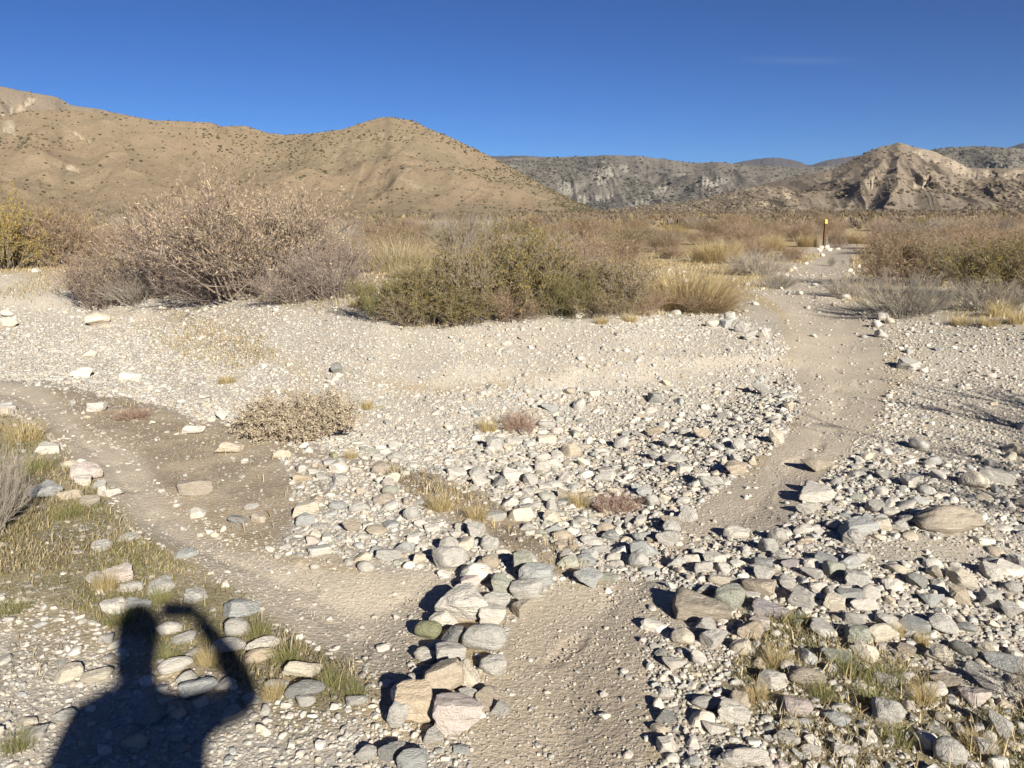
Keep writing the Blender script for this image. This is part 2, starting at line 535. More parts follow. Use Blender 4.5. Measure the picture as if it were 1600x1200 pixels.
dirt = np.maximum.reduce([m_strip * 1.4, m_dirt * .75, mask('straw', .3, .5, 46) * .55, m_green * .85, m_gr * .85])
edge = np.clip(np.maximum(mask('left', .55, .5, 52) - m_left, 0) * 1.0, 0, 1) * (1 - m_lowl) * .8
front = sstep(3.3, 2.5, np.hypot(gx, gy)) * (gy > .5) if False else np.where(gy > .5, 1 - sstep(2.4, 3.6, np.hypot(gx, gy)), 0)
dirt = np.maximum(dirt, edge * 1.25)
damp_shade = m_main * np.clip(front * .75 + .2 * sstep(.55, .75, vnoise(gx / .8, gy / .8, 63)), 0, .8) * (rad < 9)  # shade between the grains coloured into the near path, with some damp mottling
green = np.maximum(m_green * .7, m_gr * .65)
allz = np.maximum.reduce([grav, m_path, dirt, green, m_flat, m_right])
plain = np.clip(1 - allz * 1.5, 0, 1)
behind = (gy < 1.0) | (np.abs(gx) > 1.0 * np.abs(gy) + 2.5)
plain = np.where(behind & (rad < 12), .35, plain)
dryg = plain * sstep(.48, .62, vnoise(gx / 2.2, gy / 2.2, 61)) * (rad > 9)
m1 = np.stack([m_pathv * (1 - damp_shade * .75), grav * (1 - m_pathv), np.maximum(dirt * (1 - m_path), damp_shade * .8)], -1)
m2 = np.stack([green, dryg, plain], -1)

ii = np.arange(nR_ - 1)[:, None] * nA
jj = np.arange(nA)[None, :]; j2 = (jj + 1) % nA
F = np.stack([ii + jj, ii + j2, ii + nA + j2, ii + nA + jj], -1).reshape(-1, 4)[:, ::-1]
GV = np.stack([gx, gy, gz], -1)


def submesh(name, sel, extra=None):
    f = F[sel]
    used, inv = np.unique(f, return_inverse=True)
    return new_mesh(name, GV[used], inv.reshape(f.shape), True, None, M_GROUND, {'m1': m1[used], 'm2': m2[used]})


fm_main = m_main[F].mean(1) > .5
fm_left = (m_left[F].mean(1) > .5) & ~fm_main
# centre cap so that the sheet has no hole under the viewer
cap_r = 0.35
cz = float(H(0, 0)[0])
tag(link('ground', submesh('ground', ~(fm_main | fm_left))), kind='structure')
tag(link('path', submesh('path', fm_main)), 'sandy footpath running up the middle towards the marker post', kind='structure')
tag(link('path', submesh('path', fm_left)), 'narrow sandy footpath curving off to the left edge', kind='structure')
cv = np.concatenate([[[0, 0, cz]], GV[:nA]]); cf = np.stack([np.zeros(nA, int), 1 + (np.arange(nA) + 1) % nA, 1 + np.arange(nA)], -1)
capm = new_mesh('ground', cv, cf, True, None, M_GROUND, {'m1': np.concatenate([m1[:1], m1[:nA]]), 'm2': np.concatenate([m2[:1], m2[:nA]])})
tag(link('ground', capm), kind='structure')

# ------------------------------------------------------------------ hills
M_HILL_TAN = mat_hill('hill_dry_grass', (.262, .197, .132), (.235, .184, .12), (.175, .14, .10), (.40, .34, .26), .8, (.13, .105, .066), .012, .35, (.55, .75))
M_HILL_BROWN = mat_hill('hill_brown', (.25, .195, .145), (.218, .178, .136), (.178, .148, .114), (.42, .345, .26), .45, (.14, .117, .09), .006, .55, (.5, .7))
M_HILL_GREY = mat_hill('mountain_grey', (.20, .172, .146), (.165, .147, .127), (.13, .117, .104), (.31, .285, .245), .22, (.07, .068, .06), .0035, .8, (.46, .62))
M_HILL_FAR = mat_hill('mountain_far', (.09, .075, .075), (.08, .068, .07), (.07, .06, .06), (.15, .13, .12), .05, (.06, .055, .055), .001, .3, (.5, .6))


def plain_z(x, y):
    return macro_h(x, y)


def hill(name, crest, rc, r0, er, mat, nA=600, nF=150, back=.7, seed=0, rvar=.06, pw=1.12, jag=.0006, crag=.3, crag_rot=.5, spurs=(), pale=()):
    """a hill raised from its skyline: az -> height at the crest distance, foot at r0, a real back slope behind"""
    d = pix_dir([c[0] for c in crest], [c[1] for c in crest])
    ca = np.arctan2(d[:, 0], d[:, 1]); ce = d[:, 2] / np.hypot(d[:, 0], d[:, 1])
    o = np.argsort(ca); ca, ce = ca[o], ce[o]
    a = np.linspace(ca[0], ca[-1], nA)
    e = np.interp(a, ca, ce)
    k = np.ones(7) / 7
    e = np.convolve(np.pad(e, 3, mode='edge'), k, 'valid')
    rcv = np.interp(a, ca, np.array(rc)[o]) if np.ndim(rc) else np.full(nA, float(rc))
    rcv = rcv * (1 + rvar * fbm(a * 14, a * 0 + seed, 3, seed))
    r0v = np.interp(a, ca, np.array(r0)[o]) if np.ndim(r0) else np.full(nA, float(r0))
    e = e + jag * fbm(a * rcv / 14, a * 0, 4, seed + 3)
    zc = CAM_H + e * rcv
    zp = plain_z(np.sin(a) * r0v, np.cos(a) * r0v)
    ts = np.concatenate([np.linspace(-.03, 1, nF), 1 + np.linspace(.02, 1, 30) ** 1.3 * back])
    T, A = np.meshgrid(ts, a, indexing='ij')
    RC, R0, ZC, ZP = rcv[None], r0v[None], zc[None], zp[None]
    r = R0 + (RC - R0) * T
    tf = np.clip(T, 0, 1)
    rise = np.maximum(ZC - ZP, 0)
    z = ZP + rise * tf ** pw
    zb = ZC - (ZC + 4) * sstep(0, back, T - 1) ** .9
    z = np.where(T > 1, zb, z)
    u = A * np.mean(rcv)
    for lam, amp, sd, slant in er:
        w = .6 * fbm(u / lam * .6, T * 2.2, 3, seed + sd + 40)
        g = ridged(u / lam + w + slant * T, T * .55 + 3, 3, seed + sd)
        env = np.clip(4 * tf * (1 - tf), 0, 1) ** 1.1
        z = z - amp * rise * (g) * env * np.where(T <= 1, 1, 0)
    xx, yy = np.sin(A) * r, np.cos(A) * r
    L = np.mean(rcv)
    w1 = L * .02 * fbm(xx / (L * .06), yy / (L * .06), 3, seed + 70); w2 = L * .02 * fbm(xx / (L * .06) + 9, yy / (L * .06), 3, seed + 71)
    ca_, sa_ = math.cos(crag_rot), math.sin(crag_rot)
    xr, yr = (xx + w1) * ca_ + (yy + w2) * sa_, -(xx + w1) * sa_ + (yy + w2) * ca_
    cr = (1 - ridged(xr / (L * .085), yr / (L * .30), 5, seed + 77, .44)) ** 1.5 - .5
    z = z + cr * rise * crag * np.clip(4 * tf * (1 - tf), 0, 1) ** 1.15 * np.where(T <= 1, 1, 0)
    # main spurs running down from the skyline, and outcrops of bare pale rock
    rowf = T < 1.0
    pxg = 800 + FPX * np.tan(A) / (math.cos(PITCH))
    zs = np.zeros_like(z)
    for pts, amp, wid in spurs:
        pt = []
        for (qx, qy) in pts:
            dq = pix_dir([qx], [qy])[0]; eq = dq[2] / math.hypot(dq[0], dq[1]); j = int(np.argmin(np.abs(pxg[0] - qx)))
            tt = np.linspace(0, 1, 80); rr_ = r0v[j] + (rcv[j] - r0v[j]) * tt
            ee = (zp[j] + max(zc[j] - zp[j], 0) * tt ** pw - CAM_H) / rr_
            pt.append((float(np.interp(eq, ee, tt)), qx))
        pt.sort()
        tq = [p_[0] for p_ in pt]; xq = [p_[1] for p_ in pt]
        cx_ = np.interp(T, tq, xq) + 5 * fbm(T * 9, A * 0 + len(pts), 3, seed + 61)
        wq = wid * (1.25 - .55 * tf)
        dd = np.abs(pxg - cx_) / wq
        lim = sstep(tq[0] - .12, tq[0] + .1, T) * (1 - sstep(.60, .94, T))
        add = amp * np.clip(1 - dd, 0, 1) ** 1.15 * lim
        zs = np.maximum(zs, add) if amp > 0 else np.where(zs > 0, zs, np.minimum(zs, add))
    if len(spurs):
        z = z + .33 * zs * rise * np.where(rowf, 1, 0)
    palem = np.zeros_like(z)
    if len(pale):
        vx, vy, _ = project(xx, yy, z)
        nz_ = fbm(vx / 9, vy / 7, 4, seed + 63)
        for (qx, qy, rx_, ry_, sl) in pale:
            q = np.sqrt(((vx - qx) / rx_) ** 2 + ((vy - qy - sl * (vx - qx)) / ry_) ** 2) + .55 * nz_
            palem = np.maximum(palem, 1 - sstep(.55, 1.0, q))
        palem *= rowf
    # loose slopes slide back to their angle of rest
    da = a[1] - a[0]
    fr = (T < .995) & (T > 0)
    limA = .80 * r * da; limR = .95 * np.abs(np.diff(r, axis=0)) + 1e-6
    for _ in range(70):
        d_ = np.diff(z, axis=1)
        ex = np.sign(d_) * np.clip(np.abs(d_) - limA[:, 1:], 0, None) * .25
        mv = np.zeros_like(z); mv[:, :-1] += ex; mv[:, 1:] -= ex
        d_ = np.diff(z, axis=0)
        ex = np.sign(d_) * np.clip(np.abs(d_) - limR, 0, None) * .2
        mv[:-1] += ex; mv[1:] -= ex
        z = z + mv * fr
    z = z - palem * rise * .055 * ridged(u / (L * .008), T * 2.0, 2, seed + 65) * np.clip(6 * (1 - tf), 0, 1)
    z = np.where(T < 0, ZP - 3, z)
    z = np.where((T >= 0) & (T < .02), np.maximum(z, ZP - .5), z)
    V = np.stack([np.sin(A) * r, np.cos(A) * r, z], -1).reshape(-1, 3)
    nT = len(ts)
    i = np.arange(nT - 1)[:, None] * nA; j = np.arange(nA - 1)[None]
    f = np.stack([i + j, i + j + 1, i + nA + j + 1, i + nA + j], -1).reshape(-1, 4)[:, ::-1]
    tag(link(name, new_mesh(name, V, f, True, None, mat, {'pale': np.repeat(palem.reshape(-1, 1), 3, 1)})), kind='structure')
    return V.reshape(nT, nA, 3), a, ts


hill('hill', [(560, 262), (700, 250), (770, 244), (820, 243), (870, 247), (1000, 262), (1120, 262), (1160, 252), (1190, 247), (1215, 246), (1245, 251), (1264, 259),
              (1292, 250), (1340, 243), (1375, 239), (1420, 246), (1480, 250), (1540, 243), (1575, 231), (1600, 223), (1700, 215), (1900, 260)],
     7000, 4000, [(900, .3, 1, 0), (300, .12, 2, 0)], M_HILL_FAR, 500, 60, seed=100)
HB = hill('hill', [(430, 300), (560, 275), (700, 256), (790, 248), (830, 245), (870, 246), (920, 244), (965, 242), (1005, 245), (1040, 249), (1085, 255), (1120, 253),
                   (1160, 257), (1200, 259), (1260, 262), (1340, 255), (1440, 236), (1480, 231), (1520, 228), (1560, 230), (1620, 233), (1700, 240), (1900, 290)],
          2300, 1150, [(380, .30, 1, 1.6), (130, .16, 2, 3.2), (45, .07, 3, 5)], M_HILL_GREY, 1400, 260, seed=110, crag=.42, crag_rot=.4, pale=[(945, 270, 26, 20, -.3), (975, 262, 12, 10, 0), (885, 292, 18, 14, .3), (925, 312, 40, 8, -.1), (1000, 318, 34, 7, -.25), (1030, 300, 16, 12, -.6), (1110, 283, 30, 10, 0), (1560, 262, 20, 6, 0)])
HC = hill('hill', [(1020, 335), (1080, 316), (1140, 300), (1200, 286), (1250, 274), (1300, 266), (1345, 243), (1375, 229), (1405, 223), (1432, 230), (1460, 237), (1490, 250),
                   (1510, 262), (1545, 263), (1580, 262), (1620, 262), (1700, 270), (1850, 320)],
          1150, 480, [(190, .21, 4, 1.4), (60, .17, 5, 2.6), (22, .07, 6, 4)], M_HILL_BROWN, 1200, 260, seed=120, crag=.20, crag_rot=.45, spurs=[([(1400, 228), (1367, 252), (1338, 296), (1300, 330)], .17, 34), ([(1404, 228), (1393, 252), (1400, 297), (1380, 325)], .15, 30), ([(1405, 228), (1450, 262), (1500, 300), (1540, 325)], .17, 46), ([(1345, 247), (1300, 268), (1255, 300), (1225, 325)], .15, 40), ([(1545, 266), (1565, 290), (1590, 320)], .14, 34), ([(1250, 277), (1200, 300), (1160, 325)], .13, 30)], pale=[(1455, 243, 30, 11, .28), (1500, 262, 28, 12, .45), (1545, 270, 14, 8, 0), (1585, 272, 22, 7, -.2), (1440, 288, 14, 9, -.5), (1362, 285, 10, 14, 0)])
HD = hill('hill', [(900, 336), (960, 327), (1000, 322), (1060, 318), (1110, 310), (1150, 296), (1190, 290), (1225, 292), (1260, 312), (1300, 322), (1350, 318), (1400, 312), (1460, 318),
                   (1540, 312), (1620, 305), (1750, 320)],
          760, 380, [(110, .36, 7, 1.2), (36, .2, 8, 2.2)], M_HILL_BROWN, 900, 160, seed=130, crag=.24, crag_rot=.5, spurs=[([(1192, 293), (1170, 310), (1150, 330)], .2, 26), ([(1222, 296), (1228, 312), (1240, 330)], .2, 22), ([(1110, 313), (1090, 322), (1060, 332)], .2, 24)], pale=[(1150, 303, 36, 7, -.25), (1222, 302, 24, 10, .1), (1090, 318, 22, 5, -.3), (1190, 318, 14, 8, 0)])
HL = hill('hill', [(-500, 170), (-300, 120), (-100, 118), (0, 135), (40, 143), (90, 152), (112, 164), (150, 170), (200, 180), (260, 192), (330, 230), (420, 290)],
     1150, 620, [(200, .34, 9, .5), (60, .14, 10, .4), (24, .05, 3, 0)], M_HILL_BROWN, 900, 200, seed=140, pale=[(18, 180, 26, 12, -.5), (45, 160, 14, 8, -.4)])
HE = hill('hill', [(-500, 215), (-300, 195), (-120, 200), (0, 182), (40, 172), (110, 172), (200, 181), (240, 188), (330, 191), (345, 197), (380, 196), (420, 208), (450, 211), (490, 208), (540, 201), (570, 191), (592, 184),
                   (610, 183), (640, 188), (700, 213), (770, 246), (850, 290), (900, 315), (960, 338)],
          620, 330, [(150, .24, 12, -.9), (48, .09, 13, -1.6), (16, .03, 14, -3)], M_HILL_TAN, 1200, 220, seed=150, crag=.14, crag_rot=.35, spurs=[([(604, 188), (612, 225), (628, 270), (650, 320)], .06, 60), ([(240, 192), (200, 235), (170, 290)], .08, 60), ([(420, 212), (440, 250), (455, 300)], -.07, 55), ([(110, 176), (80, 220), (60, 280)], .08, 50)], pale=[(14, 200, 14, 12, 0), (110, 262, 16, 5, .4), (130, 215, 20, 4, .5)])

# ------------------------------------------------------------------ stones
def ico(sub):
    p = (1 + 5 ** .5) / 2
    V = [(-1, p, 0), (1, p, 0), (-1, -p, 0), (1, -p, 0), (0, -1, p), (0, 1, p), (0, -1, -p), (0, 1, -p), (p, 0, -1), (p, 0, 1), (-p, 0, -1), (-p, 0, 1)]
    Fc = [(0, 11, 5), (0, 5, 1), (0, 1, 7), (0, 7, 10), (0, 10, 11), (1, 5, 9), (5, 11, 4), (11, 10, 2), (10, 7, 6), (7, 1, 8),
          (3, 9, 4), (3, 4, 2), (3, 2, 6), (3, 6, 8), (3, 8, 9), (4, 9, 5), (2, 4, 11), (6, 2, 10), (8, 6, 7), (9, 8, 1)]
    V = [np.array(v) / np.linalg.norm(v) for v in V]
    for _ in range(sub):
        mid = {}; nf = []
        def m(a, b):
            k = (min(a, b), max(a, b))
            if k not in mid:
                v = V[a] + V[b]; V.append(v / np.linalg.norm(v)); mid[k] = len(V) - 1
            return mid[k]
        for a, b, c in Fc:
            ab, bc, ca = m(a, b), m(b, c), m(c, a)
            nf += [(a, ab, ca), (b, bc, ab), (c, ca, bc), (ab, bc, ca)]
        Fc = nf
    return np.array(V), np.array(Fc)


ICO = {k: ico(k) for k in (0, 1, 2, 3, 4)}


def stone_shape(seed, sub, style='angular'):
    """broken or water-worn stone: a ball cut by random planes, roughened; fits the box [-1,1]^3"""
    r = np.random.default_rng(seed)
    D, Fc = ICO[sub]
    npl, dmin, dmax, kk = {'angular': (10, .34, .8, 42), 'blocky': (7, .46, .72, 40), 'round': (11, .55, .92, 15), 'slab': (9, .42, .85, 36)}[style]
    N = r.normal(size=(npl, 3)); N /= np.linalg.norm(N, axis=1)[:, None]
    if style in ('blocky', 'slab'):
        B = np.array([[1, 0, 0], [-1, 0, 0], [0, 1, 0], [0, -1, 0], [0, 0, 1], [0, 0, -1]]) + r.normal(size=(6, 3)) * .16
        B /= np.linalg.norm(B, axis=1)[:, None]
        N = np.concatenate([N[:npl - 3], B])
    dist = r.uniform(dmin, dmax, len(N))
    c = D @ N.T
    rad = np.where(c > .05, dist[None] / np.maximum(c, .05), 9.0)
    rad = np.minimum(rad, 1.0)
    q = -np.log(np.exp(-kk * rad).sum(1) / 1.0) / kk
    q = np.maximum(q, .25)
    if sub >= 2:
        q = q * (1 + .10 * fbm(D[:, 0] * 1.9 + D[:, 2] * 1.3 + seed, D[:, 1] * 1.9 - D[:, 2] * 1.7, 2, seed))
        q = q * (1 - .05 * ridged(D[:, 0] * 2.6 + D[:, 1] * 1.1 + seed, D[:, 2] * 3.1 - D[:, 1] * .7, 3, seed + 5))
    V = D * q[:, None]
    lo, hi = V.min(0), V.max(0)
    V = (V - (lo + hi) / 2) / ((hi - lo) / 2)
    return V, Fc


SUNK = .32                           # share of a stone's height that sits in the ground
CPAL = {'white': (.66, .615, .55), 'pale grey': (.51, .485, .445), 'blue-grey': (.415, .42, .41), 'dark grey': (.30, .295, .28), 'tan': (.52, .44, .345),
        'cream': (.63, .565, .46), 'pinkish': (.58, .50, .455), 'greenish': (.385, .39, .325), 'mossy green': (.30, .30, .18), 'orange-tan': (.57, .47, .345),
        'purplish': (.42, .385, .385), 'brown-grey': (.39, .335, .27), 'mid grey': (.48, .46, .425)}
CNAMES = list(CPAL)

# name, base x, base y, width, height in photo pixels, colour, style
ST = '''
704 895 50 36 pale grey|round|speckled|granite
745 917 46 28 white|round
731 931 36 28 pinkish|blocky
723 977 80 62 white|angular|large bright|landmark
693 981 42 24 white|angular|grey-streaked
669 998 40 34 mossy green|round|landmark
770 979 38 36 white|blocky
774 953 40 22 mid grey|round
783 933 32 34 greenish|angular
816 967 32 32 brown-grey|angular|three-sided
822 940 48 18 pale grey|slab
709 1011 40 36 dark grey|angular
756 1021 64 38 mid grey|round|long oval
704 1044 42 42 pale grey|blocky
771 1054 40 36 pale grey|round
687 1083 62 44 tan|blocky
730 1076 40 48 cream|angular
759 1100 28 34 brown-grey|angular
730 1096 30 26 mid grey|angular
652 1131 60 64 orange-tan|blocky|upright|landmark
716 1147 68 62 pinkish|blocky|heavy squared|landmark
621 1138 32 42 pale grey|round|upright
782 1116 28 22 mid grey|angular
655 885 20 20 cream|blocky
607 877 40 16 mid grey|slab
763 893 32 24 tan|round
819 901 30 36 greenish|blocky
838 919 50 22 blue-grey|slab
918 918 44 36 blue-grey|angular
951 907 30 18 greenish|blocky
558 1107 34 24 pale grey|round
878 846 32 22 tan|round
775 816 34 18 mid grey|slab
897 861 18 14 orange-tan|angular
1007 871 46 34 blue-grey|angular
1043 852 36 30 pale grey|angular
181 965 40 32 white|blocky
217 953 38 20 blue-grey|slab
307 943 34 26 mid grey|blocky|squared
377 968 58 38 blue-grey|angular|wedge-shaped|landmark
372 998 40 36 pale grey|round
187 912 40 30 pinkish|blocky
153 912 36 22 mid grey|angular
207 924 34 14 pale grey|slab
250 929 42 28 pale grey|angular
265 996 40 28 white|round
288 1009 38 20 pale grey|slab
275 1055 52 30 white|round|long
358 1025 52 34 pale grey|round
410 1019 50 26 white|round
407 1037 50 26 orange-tan|round|white-topped
312 1091 58 34 blue-grey|round
353 1081 32 24 white|angular
472 1062 62 24 cream|slab|long flat
433 1080 38 22 mid grey|round
477 1096 60 36 dark grey|round|large|landmark
478 1108 30 24 pale grey|round
168 1008 24 20 mid grey|blocky
153 1072 46 18 cream|slab
202 847 32 18 pale grey|angular
161 863 28 20 mid grey|blocky
492 893 14 11 white|round
57 1162 38 26 pale grey|angular
103 1131 36 22 mid grey|round
240 1134 46 26 blue-grey|round
303 1028 26 18 pale grey|angular
75 710 36 20 white|blocky
110 730 26 13 cream|round
135 751 44 32 pinkish|angular
130 760 26 18 white|blocky
72 779 48 30 blue-grey|angular
112 781 38 18 tan|slab
141 793 30 22 brown-grey|round
160 776 14 22 white|blocky|upright
178 778 30 12 white|slab
150 645 30 18 white|blocky|squat|landmark
153 510 36 20 cream|round||landmark
13 512 26 17 cream|round
12 495 20 11 white|angular
140 560 22 15 cream|angular
129 590 32 19 white|angular
205 595 34 15 white|slab
347 654 19 16 white|angular
302 679 36 13 white|slab
305 774 54 26 brown-grey|slab|half-buried|landmark
478 808 42 30 cream|blocky
393 796 24 12 pale grey|round
372 816 28 16 dark grey|slab
473 754 30 14 orange-tan|slab
360 709 44 12 tan|slab
526 583 18 18 dark grey|round|round|landmark
12 642 26 9 pale grey|slab
1482 836 104 50 brown-grey|round|huge smooth|landmark
1338 843 58 36 blue-grey|blocky|squared|landmark
1379 831 36 28 cream|angular
1404 830 26 20 pale grey|round
1300 829 22 16 white|round
1276 771 38 22 pale grey|slab
1273 785 52 16 white|slab|streaked
1264 805 38 20 white|angular
1276 736 50 26 brown-grey|angular|dark tilted|landmark
1379 748 26 17 white|angular
1553 754 52 19 pale grey|slab
1536 780 28 14 cream|angular
1436 703 32 20 mid grey|round
1418 578 34 17 pale grey|slab
1212 694 24 24 cream|blocky
1151 744 36 28 tan|angular
1188 617 26 22 mid grey|angular
1097 685 26 17 tan|angular
1111 763 42 15 mid grey|slab
1151 843 40 22 white|slab
1073 817 32 30 pale grey|angular
1367 802 32 24 pale grey|angular
1392 808 30 17 white|round
1095 970 88 58 brown-grey|slab|big white-veined|landmark
1124 915 34 22 cream|blocky
1181 931 54 36 tan|blocky|large rough
1175 941 24 20 white|blocky
1138 950 46 44 greenish|round|tall
1104 931 32 22 mid grey|angular
1202 962 56 30 purplish|slab
1250 948 40 34 pale grey|blocky|diamond-shaped|landmark
1280 937 20 15 white|angular
1190 888 32 22 blue-grey|blocky
1234 888 26 20 purplish|angular
1268 906 34 24 pale grey|angular
1292 881 36 22 blue-grey|slab
1187 978 30 22 pinkish|slab
1277 925 28 20 white|slab
1359 938 30 26 white|round
1350 956 46 24 white|slab
1327 942 40 24 blue-grey|slab|banded
1502 915 48 30 cream|angular|bright|landmark
1497 945 28 32 tan|blocky|upright
1546 952 34 32 mid grey|blocky
1576 966 34 28 pale grey|angular
1431 918 32 24 dark grey|angular
1460 902 26 22 cream|angular
1509 990 30 20 blue-grey|round
1428 988 46 22 blue-grey|slab
1472 993 44 36 mid grey|angular
1505 1024 42 20 dark grey|round
1573 1050 66 34 blue-grey|slab|big|landmark
1536 1078 58 28 white|angular
1475 1076 44 30 brown-grey|angular
1306 1038 48 22 greenish|slab|flat
1208 1079 44 34 white|angular|sharp|landmark
1259 1074 58 36 brown-grey|round
1244 1123 46 38 pinkish|round
1303 1136 46 32 blue-grey|angular
1419 1109 22 18 pinkish|angular
1482 1197 48 50 pale grey|round|rough rounded|landmark
1558 1150 38 42 mid grey|angular
1116 1153 42 24 white|angular
1175 1198 56 30 white|slab
1139 1206 40 34 white|angular
1104 1112 46 26 mid grey|round
1229 1165 38 17 pale grey|slab
1266 1182 32 18 white|slab
1347 1168 20 17 white|angular
1232 1140 26 22 cream|angular
613 1190 38 22 dark grey|angular
1053 1049 38 24 white|angular
1033 1029 24 16 pale grey|angular
645 1206 44 18 blue-grey|slab
1379 501 18 13 white|round
1390 506 14 9 cream|angular
1369 512 16 12 white|angular
1376 527 20 13 pale grey|angular
1140 500 18 14 white|round
1135 512 22 16 blue-grey|angular
1158 520 20 16 pale grey|blocky
1170 532 22 16 mid grey|angular
1193 530 16 18 white|angular
1112 511 20 13 white|round
1322 468 16 9 white|round
1283 390 8 6 white|round
1292 389 7 6 cream|round
1297 392 7 5 white|angular
1280 394 8 6 white|angular
1309 391 7 4 white|round
1285 401 7 5 cream|round
1241 421 8 5 white|round
1235 424 9 6 cream|angular
1260 414 6 4 white|round
1328 425 8 6 white|round
1341 419 7 6 white|angular
1228 433 9 6 white|round
1331 431 9 6 cream|angular
'''
stones = []                          # dicts of everything placed as single stones
rng = np.random.default_rng(5)


def stone_from_pixels(x, y, w, h):
    g = at(x, y)[0]
    px, py, dep = project(g[0], g[1], g[2])
    dist = math.sqrt(g[0] ** 2 + g[1] ** 2 + (CAM_H - g[2]) ** 2)
    s = dep / FPX
    Wm = w * s
    th = math.asin((CAM_H - g[2]) / dist)
    Hm = (h * s - .72 * Wm * math.sin(th)) / math.cos(th) if True else 0
    Hm = max(min(Hm, Wm * 1.25), .36 * Wm)
    Dm = max(min((h * s - Hm * math.cos(th)) / max(math.sin(th), .08), 1.1 * Wm), .5 * Wm)
    # centre of the footprint lies behind the lower visible edge
    u = np.array([g[0], g[1]]) / max(np.hypot(g[0], g[1]), 1e-6)
    c = np.array([g[0], g[1]]) + u * Dm * .42
    return c, Wm, Dm, Hm


for ln in ST.strip().splitlines():
    a = ln.split(' ', 4)
    f = a[4].split('|')
    row = 600 < float(a[0]) < 850 and float(a[1]) > 890
    kx = 1.14 if row else 1.06
    c, Wm, Dm, Hm = stone_from_pixels(float(a[0]), float(a[1]), float(a[2]) * kx, float(a[3]) * kx)
    if row: Hm = max(Hm, .58 * Wm)
    stones.append(dict(px=float(a[0]), py=float(a[1]), x=c[0], y=c[1], w=Wm, d=Dm, h=Hm, col=f[0], style=f[1], adj=f[2] if len(f) > 2 else '',
                       lm=(f[-1] == 'landmark'), hand=True))

# zones for scattering: photo polygon -> cobbles per m2 (5-12 cm), small stones, gravel
def zone_density(px, py):
    px = np.clip(px, -120, 1660); py = np.clip(py, 400, 1290)
    ju = px + 22 * fbm(px / 60, py / 30, 3, 71); jv = py + 12 * fbm(px / 50, py / 25, 3, 72)
    c = np.full(px.shape, .12); s = np.full(px.shape, .25)
    for k, cc, ss in [('right', .34, .8), ('wash', 1.15, 1.8), ('bank', .6, 1.4), ('dirt', .03, .10), ('band', .8, 1.2), ('strip', .03, .08), ('green', .015, .05), ('lowl', .30, 1.0),
                      ('rubble', 1.2, 1.5), ('edger', .7, 1.4), ('rb', 1.1, 1.5), ('grassr', .22, .3), ('flat', .04, .25)]:
        m = sdpoly(ju, jv, ALLZ[k]) > 0
        c = np.where(m, cc, c); s = np.where(m, ss, s)
    m = (sdpoly(ju, jv, ALLZ['wash']) > 0)
    c = np.where(m & (px > 700), 1.15, c); s = np.where(m & (px > 820), 1.3, s)
    m = (sdpoly(px, py, ALLZ['main']) > -2)
    on = m & ~((py > 832) & (py < 905) & (px > 900))
    m2_ = (sdpoly(px, py, ALLZ['left']) > -2)
    c = np.where(on | m2_, .003, c); s = np.where(on | m2_, .022, s)
    top = np.interp(px, [0, 100, 250, 400, 560, 640, 900, 1120, 1340, 1600], [472, 480, 466, 470, 494, 514, 502, 488, 500, 514])
    veg = py < top - 4
    c = np.where(veg, .03, c); s = np.where(veg, .08, s)
    clump = .35 + 1.3 * vnoise(px / 46, py / 22, 73)
    return c * clump, s * (.5 + clump * .5)


def zone_size(px, py):
    f = np.ones(px.shape)
    for k, v in (('lowl', .62), ('bank', .75), ('right', .8), ('dirt', .7), ('band', .95), ('edger', .75), ('rubble', .95), ('rb', .95)):
        f = np.where(sdpoly(px, py, ALLZ[k]) > 0, v, f)
    return np.where((sdpoly(px, py, ALLZ['wash']) > 0) & (px < 700), .72, f)


def grit_density(px, py, x, y):
    on = (sdpoly(px, py, ALLZ['main']) > 0) | (sdpoly(px, py, ALLZ['left']) > 0)
    far = np.hypot(x, y) > 4.5
    return np.where(on, np.where(far, .2, .55), .55) * (.35 + 1.1 * vnoise(x / .35, y / .35, 75))


def scatter(n, rmin, rmax, power, seed, key):
    """random ground points in the forward sector (a bit wider than the picture)"""
    r = np.random.default_rng(seed)
    n = int(n * 1.22)
    a = r.uniform(R(-45), R(45), n)
    q = r.uniform(size=n)
    e = 2 - power
    rad_ = (rmin ** e + q * (rmax ** e - rmin ** e)) ** (1 / e)
    x, y = np.sin(a) * rad_, np.cos(a) * rad_
    px, py, dep = project(x, y, macro_h(x, y))
    c, s = zone_density(px, py)
    dn = c if key == 'c' else (s if key == 's' else 1.3 * grit_density(px, py, x, y))
    keep = r.uniform(size=n) < dn / 1.9
    return x[keep], y[keep], rad_[keep], px[keep], py[keep]


class Cells:
    def __init__(s, cell=.25): s.c = cell; s.d = {}
    def ok(s, x, y, r, f=.85):
        i, j = int(x // s.c), int(y // s.c)
        for a in range(i - 2, i + 3):
            for b in range(j - 2, j + 3):
                for (u, v, q) in s.d.get((a, b), ()):
                    if (u - x) ** 2 + (v - y) ** 2 < (f * (q + r)) ** 2: return False
        return True
    def add(s, x, y, r): s.d.setdefault((int(x // s.c), int(y // s.c)), []).append((x, y, r))


cells = Cells()
for st in stones:
    cells.add(st['x'], st['y'], (st['w'] + st['d']) / 4)

def pick_cols(n, r, warm=.0):
    p = np.array([.18, .31, .14, .016, .075, .10, .03, .026, .002, .004, .015, .028, .15]); p /= p.sum()
    return r.choice(len(CNAMES), n, p=p)


